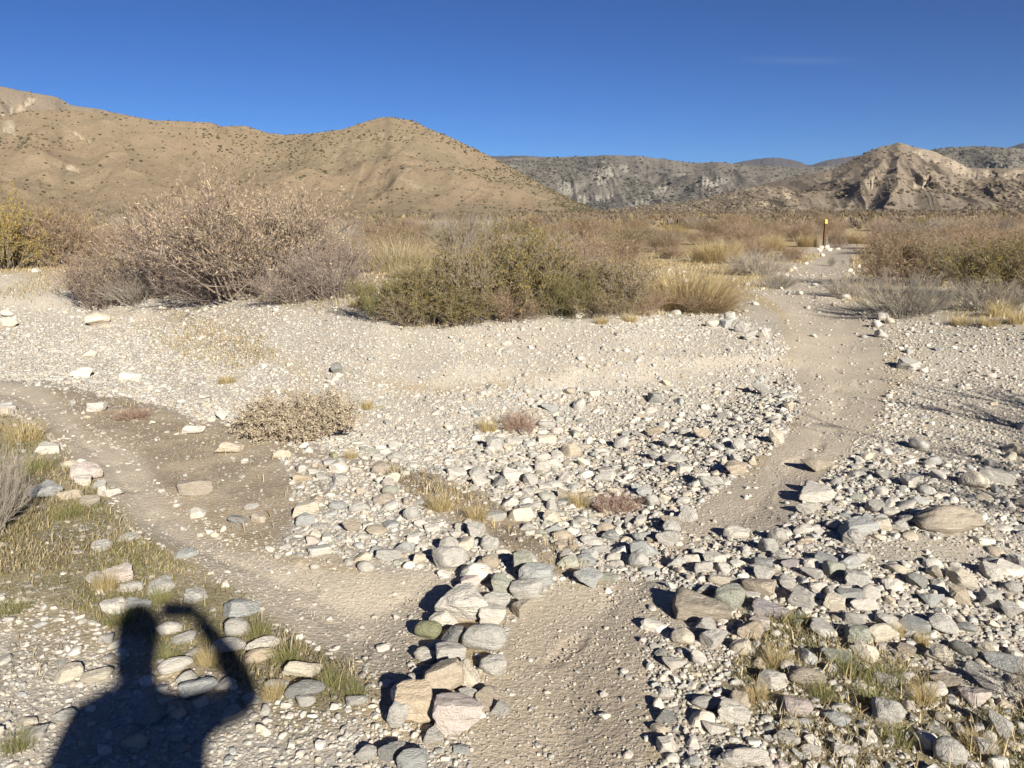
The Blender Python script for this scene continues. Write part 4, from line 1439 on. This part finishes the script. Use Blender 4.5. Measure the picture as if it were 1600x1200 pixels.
for k, (bx, by, w, h, nm) in enumerate([(1215, 1045, 70, 40, 'straw and green grass tuft above the white sharp stone'), (1330, 1060, 90, 50, 'thick green-based grass tuft right of the flat stone'),
                                        (1385, 1075, 90, 52, 'golden-topped grass tuft below the straw tufts'), (1440, 1100, 70, 50, 'straw tuft beside the pinkish pebble'),
                                        (1370, 1110, 100, 50, 'dark green grass tuft in the lower right hollow'), (1290, 1100, 80, 40, 'green grass tuft between the rounded stones'),
                                        (1530, 1175, 90, 40, 'straw grass tuft near the lower right corner'), (1400, 1165, 80, 40, 'green grass tuft left of the rough rounded stone'),
                                        (1245, 975, 60, 26, 'greenish tuft below the pale diamond-shaped stone'), (1180, 1100, 60, 34, 'dull grass tuft left of the pinkish round stone')]):
    plant_px('greentuft' if k % 3 else 'tuft', bx, by, w, h, nm, 'grass', 'grass tufts in the lower right hollow')
for k, (bx, by, w, h, nm) in enumerate([(165, 925, 60, 40, 'bright green tuft between stones by the left path'), (250, 945, 60, 34, 'green tuft under the pale jagged stone'), (190, 980, 70, 34, 'green tuft below the bright white stone'),
                                        (260, 1040, 60, 44, 'green tuft behind the long white stone'), (330, 1040, 60, 40, 'green tuft between the white stones'), (405, 1000, 60, 44, 'green tuft beside the pale rounded stone'),
                                        (450, 1040, 80, 46, 'yellow-green tuft above the flat cream stone'), (520, 1080, 80, 46, 'straw-green tuft right of the dark grey stone'), (430, 1095, 60, 36, 'brownish tuft below the grey stones'),
                                        (555, 1095, 60, 34, 'grass tuft near the upright orange-tan stone'), (110, 810, 80, 26, 'green patch tuft below the mossy left stones'), (60, 740, 80, 40, 'straw-green tuft near the white stones at left'),
                                        (40, 690, 90, 40, 'dry grass tuft in front of the left path'), (20, 960, 90, 30, 'straw tuft by the left edge'), (30, 1180, 80, 50, 'straw tuft in the lower left corner')]):
    plant_px('greentuft' if k % 4 else 'tuft', bx, by, w, h, nm, 'grass', 'grass tufts along the left path')
# a leafless bush outside the frame on the right, whose shadow streaks reach the picture
P['bare2'] = gen_shrub(321, 18, 52, 7, 6, .34, .2, .018, .08, .2, (.17, .145, .12), PALE, 0, base=.15)
put_plant('bare2', 4.7, 2.75, 2.4, 2.2, 1.8, .4, 'tall leafless bush standing outside the right edge of the picture', 'shrub')
put_plant('bare2', 4.95, 4.1, 1.9, 1.9, 1.55, 2.0, 'leafless bush beyond the right edge, behind the taller one', 'shrub')

# single bushes across the plain, nearest first
rp = np.random.default_rng(400)
far_pl = []
LMP = [(dict(x=at(a_, b_)[0][0], y=at(a_, b_)[0][1]), n_) for a_, b_, n_ in [(1287, 388, 'marker post'), (1448, 376, 'bare spreading bush'), (625, 420, 'pale straw clump'), (890, 440, 'wide brown bush of the olive belt'),
       (400, 440, 'tallest dry bush'), (60, 420, 'yellow bush at the left edge'), (1545, 440, 'tall dark olive bush on the right'), (1120, 405, 'straw-coloured clump left of the path')]]
KW = {'brown1': 'dark brown bush', 'brown2': 'light brown bush', 'olive1': 'olive bush', 'olive2': 'olive-brown bush', 'grey1': 'dark grey bush', 'grey2': 'pale grey bush', 'mauve': 'mauve-grey bush',
      'gold1': 'golden straw clump', 'gold2': 'pale straw clump', 'yellow1': 'yellowish bush', 'bare': 'bare bush'}
tries = 0
while len(far_pl) < 235 and tries < 20000:
    tries += 1
    a_ = rp.uniform(R(-36), R(36)); d_ = 15.5 * (82 / 15.5) ** (rp.uniform() ** .85)
    x, y = math.sin(a_) * d_, math.cos(a_) * d_
    px, py, _ = project(x, y, .4)
    if sdpoly(np.array([x]), np.array([y]), W['main'])[0] > -.55 - .012 * d_: continue
    pxx, pyy, _ = project(np.array([x]), np.array([y]), macro_h(np.array([x]), np.array([y])))
    top = np.interp(pxx[0], [0, 100, 250, 400, 560, 640, 900, 1120, 1340, 1600], [440, 440, 440, 440, 468, 480, 475, 465, 470, 480])
    if pyy[0] > top - 6: continue
    w_ = rp.uniform(1.1, 2.6); h_ = w_ * rp.uniform(.34, .56)
    h_ = min(h_, .85 if d_ < 30 else 1.15)
    if any((x - q[0]) ** 2 + (y - q[1]) ** 2 < (.78 * (q[2] + w_ / 2)) ** 2 for q in plants): continue
    cs = ['brown1', 'brown2', 'olive1', 'olive2', 'grey1', 'grey2', 'mauve', 'gold1', 'gold2', 'yellow1', 'bare']
    pr = np.array([.2, .22, .06, .12, .07, .10, .10, .06, .05, .015, .02])
    k = cs[rp.choice(len(cs), p=pr / pr.sum())]
    if k.startswith('gold'): h_ *= .55
    plants.append((x, y, w_ / 2))
    far_pl.append(dict(x=x, y=y, w=w_, h=h_, k=k))
rel_labels(far_pl, LMP, lambda q: ('big ' if q['w'] > 2.1 else ('low ' if q['h'] < .75 else 'mid-sized ')) + KW[q['k']])
for q in far_pl:
    put_plant(q['k'], q['x'], q['y'], q['w'], q['w'] * rp.uniform(.8, 1.1), q['h'], rp.uniform(0, 6.28), q['label'] + ' on the plain' if len(q['label'].split()) < 13 else q['label'],
              'grass' if q['k'].startswith('gold') else 'shrub', 'bushes across the plain')

# far scrub: one mass
def far_scrub():
    r = np.random.default_rng(410)
    n = 8000
    a_ = r.uniform(R(-38), R(38), n); d_ = (70 ** .6 + r.uniform(size=n) * (470 ** .6 - 70 ** .6)) ** (1 / .6)
    x, y = np.sin(a_) * d_, np.cos(a_) * d_
    h = r.uniform(.3, .95, n) * (1 + d_ / 900); w = h * r.uniform(.9, 1.5, n)
    z = H(x, y)
    nb = 64
    pal = np.array([(.20, .15, .10), (.24, .18, .12), (.17, .14, .085), (.21, .17, .14), (.28, .22, .12), (.15, .115, .085), (.19, .155, .13)])
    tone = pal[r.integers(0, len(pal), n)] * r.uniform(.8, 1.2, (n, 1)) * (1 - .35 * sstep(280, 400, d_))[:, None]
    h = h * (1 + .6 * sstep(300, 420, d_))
    N = n * nb
    i = np.repeat(np.arange(n), nb)
    az_ = r.uniform(0, 6.283, N); th = r.uniform(.05, 1.25, N)
    D = np.stack([np.cos(az_) * np.sin(th), np.sin(az_) * np.sin(th), np.cos(th)], -1)
    L = r.uniform(.3, 1.0, N)
    b = np.stack([x, y, z], -1)[i]
    sc = np.stack([w / 2 * 1.1, w / 2 * 1.1, h], -1)[i]
    p0 = b + D * (L * .25)[:, None] * sc; p1 = b + D * L[:, None] * sc
    s = nrmv(np.cross(D, r.normal(size=(N, 3)))) * (.055 * h[i] * r.uniform(.5, 1.4, N))[:, None]
    V = np.stack([p0, (p0 + p1) / 2 + s, p1, (p0 + p1) / 2 - s], 1).reshape(-1, 3)
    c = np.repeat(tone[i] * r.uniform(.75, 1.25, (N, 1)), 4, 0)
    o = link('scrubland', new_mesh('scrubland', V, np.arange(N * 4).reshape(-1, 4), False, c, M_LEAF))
    tag(o, 'distant brown scrub covering the plain below the hills', 'scrub', kind='stuff')
far_scrub()


def hillside(name, data, n, lab, size, seed, dens, col):
    V3, a, ts = data
    r = np.random.default_rng(seed)
    nf = int((ts <= 1.04).sum())
    i = r.integers(1, nf - 1, n); j = r.integers(0, len(a) - 1, n)
    fi, fj = r.uniform(size=(n, 1)), r.uniform(size=(n, 1))
    p = (V3[i, j] * (1 - fj) + V3[i, j + 1] * fj) * (1 - fi) + (V3[i + 1, j] * (1 - fj) + V3[i + 1, j + 1] * fj) * fi
    px, py, _ = project(p[:, 0], p[:, 1], p[:, 2])
    keep = r.uniform(size=n) < dens(px, py, ts[i], p)
    p = p[keep]; n = len(p)
    protos = []
    for k in range(5):
        Vk, Fk = ICO[1]
        rr_ = np.random.default_rng(seed + k)
        protos.append((Vk * rr_.uniform(.7, 1.2, (len(Vk), 1)), Fk))
    s = size * np.exp(r.normal(0, .35, n))
    sc = np.stack([s, s, s * .62], -1)
    c = np.array(col)[r.integers(0, len(col), n)] * r.uniform(.7, 1.3, (n, 1))
    V, Fc, C = merge_instances(protos, r.integers(0, 5, n), p + np.array([0, 0, 1]) * (s * .3)[:, None], sc, r.uniform(0, 6.28, n), r.normal(0, .15, (n, 2)), c)
    o = link(name, new_mesh(name, V, Fc, False, C, M_TWIG))
    tag(o, lab, 'scrub', kind='stuff')


def dens_E(px, py, t, p):
    cl = vnoise(p[:, 0] / 45, p[:, 2] / 14, 81)
    d = .08 + .5 * sstep(.58, .76, cl)
    ridge = sstep(600, 680, px) * sstep(.86, .97, t)
    return np.clip(d + .9 * ridge + .35 * sstep(.95, 1.0, t), 0, 1)


hillside('hillside_scrub', HE, 22000, 'dark dots of scrub sprinkled over the tan hill', .5, 420, dens_E, ((.075, .062, .035), (.10, .08, .045), (.06, .055, .035)))
hillside('hillside_scrub', HL, 9000, 'dark scrub on the high slope at the far left', 1.0, 450, lambda px, py, t, p: .25 + .6 * sstep(.45, .7, vnoise(p[:, 0] / 60, p[:, 2] / 25, 87)), ((.09, .075, .055), (.11, .09, .065)))
hillside('hillside_scrub', HD, 9000, 'scrub on the low foothills at right', .8, 460, lambda px, py, t, p: .3 + .6 * sstep(.4, .7, vnoise(p[:, 0] / 40, p[:, 2] / 14, 89)), ((.10, .08, .06), (.13, .105, .075)))
hillside('hillside_scrub', HB, 26000, 'dark scrub dotting the grey mountains', 2.0, 430, lambda px, py, t, p: .25 + .7 * sstep(.45, .65, vnoise(p[:, 0] / 160, p[:, 2] / 60, 83)), ((.06, .058, .05), (.075, .07, .055)))
hillside('hillside_scrub', HC, 7000, 'sparse dark scrub on the brown hill at right', 1.1, 440, lambda px, py, t, p: .1 + .6 * sstep(.55, .75, vnoise(p[:, 0] / 70, p[:, 2] / 25, 85)), ((.08, .065, .045), (.10, .08, .055)))


# ------------------------------------------------------------------ ground-cover grass (uncountable)
def grass_cover(name, label, zones, n, hmin, hmax, cols, seed, wid, freq, dmax=26):
    r = np.random.default_rng(seed)
    Vs, Cs = [], []
    a_ = r.uniform(R(-36), R(36), n * 6); d_ = 1.8 + r.uniform(size=n * 6) ** .7 * dmax
    x, y = np.sin(a_) * d_, np.cos(a_) * d_
    px, py, _ = project(x, y, macro_h(x, y))
    dn = np.zeros(len(x))
    for k, v in zones.items():
        if k == 'veg':
            top = np.interp(px, [0, 100, 250, 400, 560, 640, 900, 1120, 1340, 1600], [466, 478, 466, 470, 494, 512, 500, 486, 500, 514])
            dn = np.maximum(dn, np.where((py < top + 3), v, 0))
        else:
            s_ = sdpoly(px + 20 * fbm(px / 40, py / 25, 2, seed), py, ALLZ[k])
            dn = np.maximum(dn, np.where(s_ > 0, v, 0))
    dn *= (sdpoly(px, py, ALLZ['main']) < 0) * (sdpoly(px, py, ALLZ['left']) < -4)
    dn *= sstep(.42, .66, vnoise(x / freq, y / freq, seed + 1)) * .9 + .1 * (freq < 1)
    keep = np.where(r.uniform(size=len(x)) < dn)[0][:n]
    x, y = x[keep], y[keep]; n = len(x)
    z = H(x, y)
    L = r.uniform(hmin, hmax, n) * (1 + np.hypot(x, y) / 40)
    az_ = r.uniform(0, 6.283, n); th = r.uniform(.05, .9, n)
    D = np.stack([np.cos(az_) * np.sin(th), np.sin(az_) * np.sin(th), np.cos(th)], -1)
    sd = np.stack([-np.sin(az_ + .5), np.cos(az_ + .5), az_ * 0], -1) * (wid * (1 + np.hypot(x, y) / 9))[:, None]
    b = np.stack([x, y, z - .005], -1)
    m = b + D * (L * .55)[:, None]
    D2 = nrmv(D + np.stack([np.cos(az_), np.sin(az_), az_ * 0 - .3], -1) * .6)
    tp = m + D2 * (L * .5)[:, None]
    V = np.stack([b + sd, m + sd * .7, tp, m - sd * .7, b - sd], 1).reshape(-1, 3)
    Fq = (np.array([(0, 1, 3, 4)])[None] + np.arange(n)[:, None, None] * 5).reshape(-1, 4)
    c = np.array(cols)[r.integers(0, len(cols), n)] * r.uniform(.7, 1.25, (n, 1))
    Ft = (np.array([(1, 2, 3, 3)])[None] + np.arange(n)[:, None, None] * 5).reshape(-1, 4)
    f3 = np.concatenate([Fq[:, [0, 1, 2]], Fq[:, [0, 2, 3]], Ft[:, :3]])
    o = link(name, new_mesh(name, V, f3, False, np.repeat(c, 5, 0), M_GRASS))
    tag(o, label, 'grass', kind='stuff')


grass_cover('green_grass', 'short green grass growing in damp patches by the left path and lower right', {'green': .6, 'grassr': .65}, 100000, .015, .042,
            ((.14, .15, .05), (.19, .18, .07), (.25, .21, .10), (.33, .27, .15)), 500, .0014, .55, 6.5)
grass_cover('dry_grass', 'thin dry straw grass on the slopes and among the stones', {'green': .35, 'grassr': .7, 'strip': .9, 'dirt': .02, 'veg': .8, 'straw': .95}, 60000, .03, .09,
            ((.46, .37, .20), (.38, .29, .15), (.52, .43, .26), (.28, .21, .12)), 510, .0018, .8)
grass_cover('dry_grass', 'flattened straw litter between the stones near the viewer', {'green': .6, 'grassr': .8, 'strip': .8, 'dirt': .05, 'lowl': .06}, 40000, .02, .07,
            ((.40, .32, .19), (.34, .27, .15), (.46, .39, .25), (.24, .18, .10)), 520, .0012, .45, 7)

# ------------------------------------------------------------------ marker post
def bevel_box(w, d, h, b, z0=0, taper=1.0, dome=0.0):
    """upright post with rounded corners: stacked rounded-square rings"""
    ring = []
    for sx, sy, a0 in ((1, 1, 0), (-1, 1, 90), (-1, -1, 180), (1, -1, 270)):
        for k in range(4):
            a = R(a0 + k * 30)
            ring.append((sx * (w / 2 - b) + b * math.cos(a), sy * (d / 2 - b) + b * math.sin(a)))
    ring = np.array(ring); n = len(ring)
    lev = [(0, 1.0), (h * .33, 1 - (1 - taper) * .33), (h * .66, 1 - (1 - taper) * .66), (h - b, taper), (h - b * .4, taper * .93), (h + dome * .6, taper * .62), (h + dome, taper * .2)]
    V = [np.column_stack([ring * s, np.full(n, z0 + z)]) for z, s in lev]
    V = np.concatenate(V + [np.array([[0, 0, z0 + h + dome * 1.05]])])
    f = []
    for l in range(len(lev) - 1):
        for i in range(n):
            j = (i + 1) % n
            f += [(l * n + i, l * n + j, (l + 1) * n + j), (l * n + i, (l + 1) * n + j, (l + 1) * n + i)]
    top = (len(lev) - 1) * n
    f += [(top + i, top + (i + 1) % n, len(V) - 1) for i in range(n)]
    return V, np.array(f)


M_POST = mat_plain('weathered_brown_wood', (.115, .062, .034), .85, .5, 22)
M_CAP = mat_plain('yellow_paint', (.62, .42, .07), .5, .15, 30, .4)
pg = at(1287, 388)[0]
pdep = project(pg[0], pg[1], pg[2])[2]
ph = 45 * pdep / FPX
post = tag(link('marker_post', None, loc=(pg[0], pg[1], pg[2])), 'brown wooden trail marker post with yellow painted top beside the path', 'post')
post.rotation_euler = (0, R(.4), R(12))
pw = 4.0 * pdep / FPX
link('shaft', new_mesh('shaft', *bevel_box(pw, pw, ph * .86 + .3, .02, -.3), False, None, M_POST), post)
link('painted_top', new_mesh('painted_top', *bevel_box(pw * 1.2, pw * 1.2, ph * .12, .03, ph * .86 - .01, .95, .03), False, None, M_CAP), post)

# ------------------------------------------------------------------ the photographer, whose shadow lies on the foreground
SHd = Vector((math.sin(SUN_AZ), math.cos(SUN_AZ), 0))


def shp(px, py, b):
    """body point whose shadow falls on this pixel, b metres behind the phone towards the sun"""
    g = Vector(at(px, py)[0])
    t = (b - (g - Vector((0, 0, CAM_H))).dot(SHd)) / math.cos(SUN_EL)
    return g + S * t


def skinned(name, J, E, mat, parent, sub=2):
    names = list(J)
    me = bpy.data.meshes.new(name)
    me.from_pydata([tuple(J[k][0]) for k in names], [(names.index(a), names.index(b)) for a, b in E], [])
    o = bpy.data.objects.new(name, me); COL.objects.link(o)
    o.modifiers.new('skin', 'SKIN')
    for i, k in enumerate(names):
        r_ = J[k][1]
        me.skin_vertices[0].data[i].radius = (r_, r_) if not isinstance(r_, tuple) else r_
    me.skin_vertices[0].data[0].use_root = True
    sb = o.modifiers.new('sub', 'SUBSURF'); sb.levels = sub; sb.render_levels = sub
    dg = bpy.context.evaluated_depsgraph_get(); dg.update()
    me2 = bpy.data.meshes.new_from_object(o.evaluated_get(dg))
    bpy.data.objects.remove(o)
    me2.name = name
    me2.polygons.foreach_set('use_smooth', np.ones(len(me2.polygons), bool))
    me2.materials.clear(); me2.materials.append(mat)
    n = link(name, me2, parent)
    if parent is not None: n.matrix_parent_inverse = parent.matrix_basis.inverted()
    return n


head = shp(217, 990, .26); neck = shp(216, 1052, .27)
shR = shp(300, 1104, .28); shL = shp(128, 1124, .28)
elb = shp(392, 1090, .16); hand = shp(318, 966, .06)
mid = (shR + shL) / 2
pel = Vector((mid.x, mid.y - .02, mid.z - .50))
legl = pel.z - float(H(pel.x, pel.y)[0]) - .07
rt = Vector((1, 0, 0)); up = Vector((0, 0, 1)); fw = Vector((0, 1, 0))
print('PERSON', head, neck, shR, shL, elb, hand, pel, legl)
M_SKIN = mat_plain('skin', (.50, .30, .21), .55, .1, 40, .3)
M_JACKET = mat_plain('dark_jacket', (.06, .075, .10), .85, .3, 60)
M_TROUS = mat_plain('trousers', (.10, .095, .09), .9, .3, 60)
M_HAIR = mat_plain('hair', (.05, .032, .02), .6, .4, 120)
M_SHOE = mat_plain('shoe', (.08, .06, .05), .7, .3, 50)
per = link('person', None, loc=(pel.x, pel.y, float(H(pel.x, pel.y)[0])))
tag(per, 'person in dark jacket holding up a phone, casting the shadow on the foreground stones', 'person')
bpy.context.view_layer.update()
J = {}
J['pel'] = (pel, (.15, .10)); J['waist'] = (pel + up * .17, (.125, .09)); J['chest'] = (mid - up * .12, (.15, .105)); J['nb'] = (mid + up * .035, (.085, .07))
J['neck'] = (neck * .55 + (mid + up * .06) * .45 + fw * .01, .058); J['chin'] = (head - up * .075, (.062, .075)); J['head'] = (head + up * .01, (.073, .092)); J['crown'] = (head + up * .075, (.062, .078))
J['nose'] = (head + fw * .105 - up * .015, .013); J['noset'] = (head + fw * .118 - up * .03, .011)
J['earR'] = (head + rt * .083 - up * .01, (.012, .02)); J['earL'] = (head - rt * .083 - up * .01, (.012, .02))
J['sR'] = (shR - up * .02, .056); J['eR'] = (elb, .045); J['wR'] = (hand - (hand - elb).normalized() * .09, .036); J['pR'] = (hand - (hand - elb).normalized() * .03, (.018, .036))
J['sL'] = (shL - up * .02, .062); eL = shL + Vector((-.07, -.03, -.29)); J['eL'] = (eL, .045); wL = eL + Vector((0, .07, -.25)); J['wL'] = (wL, .03); J['pL'] = (wL + Vector((0, .02, -.06)), (.018, .036))
E = [('pel', 'waist'), ('waist', 'chest'), ('chest', 'nb'), ('nb', 'neck'), ('neck', 'chin'), ('chin', 'head'), ('head', 'crown'), ('head', 'nose'), ('nose', 'noset'), ('head', 'earR'), ('head', 'earL'),
     ('chest', 'sR'), ('sR', 'eR'), ('eR', 'wR'), ('wR', 'pR'), ('chest', 'sL'), ('sL', 'eL'), ('eL', 'wL'), ('wL', 'pL')]
gz0 = lambda p: float(H(p.x, p.y)[0])
for sd, sx in (('R', 1), ('L', -1)):
    hp = pel + rt * (.09 * sx) - up * .06; kn = pel + Vector((.10 * sx, .03, -.06 - legl * .48)); an = Vector((pel.x + .10 * sx, pel.y - .02, 0)); an.z = gz0(an) + .08
    J['h' + sd] = (hp, .085); J['k' + sd] = (kn, .057); J['a' + sd] = (an, .04); J['t' + sd] = (an + Vector((.02 * sx, .14, -.045)), .03)
    E += [('pel', 'h' + sd), ('h' + sd, 'k' + sd), ('k' + sd, 'a' + sd), ('a' + sd, 't' + sd)]
# right hand: fingers wrap the back edge of the phone, thumb in front of the screen side
pR = J['pR'][0]
for i, (oz, L_) in enumerate(((.034, .046), (.012, .052), (-.010, .048), (-.030, .038))):
    a = pR + Vector((-.012, .012, oz)); b = a + Vector((-.028, .020, .012)); c = b + Vector((-L_ * .55, -.006, .004))
    J['f%da' % i], J['f%db' % i], J['f%dc' % i] = (a, .0095), (b, .0085), (c, .0075)
    E += [('pR', 'f%da' % i), ('f%da' % i, 'f%db' % i), ('f%db' % i, 'f%dc' % i)]
J['th1'] = (pR + Vector((-.02, -.025, -.01)), .011); J['th2'] = (pR + Vector((-.05, -.03, .01)), .009); E += [('pR', 'th1'), ('th1', 'th2')]
pL = J['pL'][0]
for i, (oy, L_) in enumerate(((.032, .07), (.011, .078), (-.010, .072), (-.030, .058))):
    a = pL + Vector((0, oy, -.03)); b = a + Vector((.006, .006, -L_ * .5)); c = b + Vector((.016, -.002, -L_ * .42))
    J['g%da' % i], J['g%db' % i], J['g%dc' % i] = (a, .0095), (b, .0085), (c, .0075)
    E += [('pL', 'g%da' % i), ('g%da' % i, 'g%db' % i), ('g%db' % i, 'g%dc' % i)]
J['gt1'] = (pL + Vector((.008, .04, .0)), .011); J['gt2'] = (pL + Vector((.018, .055, -.035)), .009); E += [('pL', 'gt1'), ('gt1', 'gt2')]
skinned('body', J, E, M_SKIN, per)
g = lambda k, d: (J[k][0], tuple(q + d for q in (J[k][1] if isinstance(J[k][1], tuple) else (J[k][1],) * 2)))
JJ = {k: g(k, .013) for k in ('pel', 'waist', 'chest', 'sR', 'eR', 'sL', 'eL', 'wR', 'wL')}
for k_ in ('pel', 'waist', 'chest'): JJ[k_] = g(k_, .042)
JJ['col'] = (mid + up * .05, (.075, .07))
skinned('jacket', JJ, [('pel', 'waist'), ('waist', 'chest'), ('chest', 'col'), ('chest', 'sR'), ('sR', 'eR'), ('eR', 'wR'), ('chest', 'sL'), ('sL', 'eL'), ('eL', 'wL')], M_JACKET, per)
JT = {k: g(k, .016 if k != 'pel' else -.02) for k in ('pel', 'hR', 'kR', 'aR', 'hL', 'kL', 'aL')}
skinned('trousers', JT, [('pel', 'hR'), ('hR', 'kR'), ('kR', 'aR'), ('pel', 'hL'), ('hL', 'kL'), ('kL', 'aL')], M_TROUS, per)
for sd in 'RL':
    a, t_ = J['a' + sd][0], J['t' + sd][0]
    skinned('shoe', {'heel': (a - up * .04 - fw * .03, (.045, .042)), 'mid': (a - up * .042 + fw * .06, (.044, .038)), 'toe': (t_ + up * .004 + fw * .02, (.042, .03))}, [('heel', 'mid'), ('mid', 'toe')], M_SHOE, per)
skinned('hair', {'peak': (head + up * .125 - fw * .01, (.045, .055)), 'top': (head + up * .068 - fw * .012, (.074, .092)), 'back': (head - fw * .035 + up * .01, (.076, .074)), 'nape': (head - fw * .055 - up * .09, (.070, .05)), 'low': (head - fw * .055 - up * .16, (.060, .04))},
        [('peak', 'top'), ('top', 'back'), ('back', 'nape'), ('nape', 'low')], M_HAIR, per)
for sx in (1, -1):
    V, Fc = ICO[2]
    e_ = link('eye', new_mesh('eye', V * .012, Fc, True, None, mat_plain('eye', (.25, .2, .16), .2, .1, 50, .5)), per)
    e_.matrix_parent_inverse = per.matrix_basis.inverted(); e_.location = head + rt * (.032 * sx) + fw * .086 + up * .012

phone = link('phone', None, loc=(.045, -.035, CAM_H - .005))
tag(phone, 'black phone held up sideways in the hand of the person', 'phone')
phone.rotation_euler = (-PITCH, 0, 0)
V, Fc = bevel_box(.142, .008, .070, .003, -.035)
link('case', new_mesh('case', V, Fc, False, None, mat_plain('phone_case', (.03, .03, .032), .4, .1, 50, .4)), phone)
V, Fc = bevel_box(.128, .002, .060, .0008, -.030)
sc_ = link('screen', new_mesh('screen', V, Fc, False, None, mat_plain('phone_screen', (.02, .022, .025), .1, .05, 50, .5)), phone, loc=(0, -.0045, 0))

# ------------------------------------------------------------------ thin air between here and the far mountains
ht = NT('haze'); HZ = 0.000028
pv = ht.n('VolumePrincipled', {'Color': (.72, .82, 1.0), 'Density': HZ, 'Anisotropy': .1})
ht.t.links.new(pv.outputs[0], ht.out.inputs['Volume'])
zmax = max((o.matrix_world @ Vector(c)).z for o in scene.objects if o.type == 'MESH' and o.name.startswith('hill') for c in o.bound_box) + 20
B_ = 7700
V = np.array([(x, y, z) for x in (-B_, B_) for y in (-B_, B_) for z in (-14, zmax)], float)
Fh = np.array([(0, 1, 3, 2), (4, 6, 7, 5), (0, 4, 5, 1), (2, 3, 7, 6), (0, 2, 6, 4), (1, 5, 7, 3)])
tag(link('haze', new_mesh('haze', V, Fh, False, None, ht.m)), 'thin bluish haze over the valley', 'haze', kind='stuff')
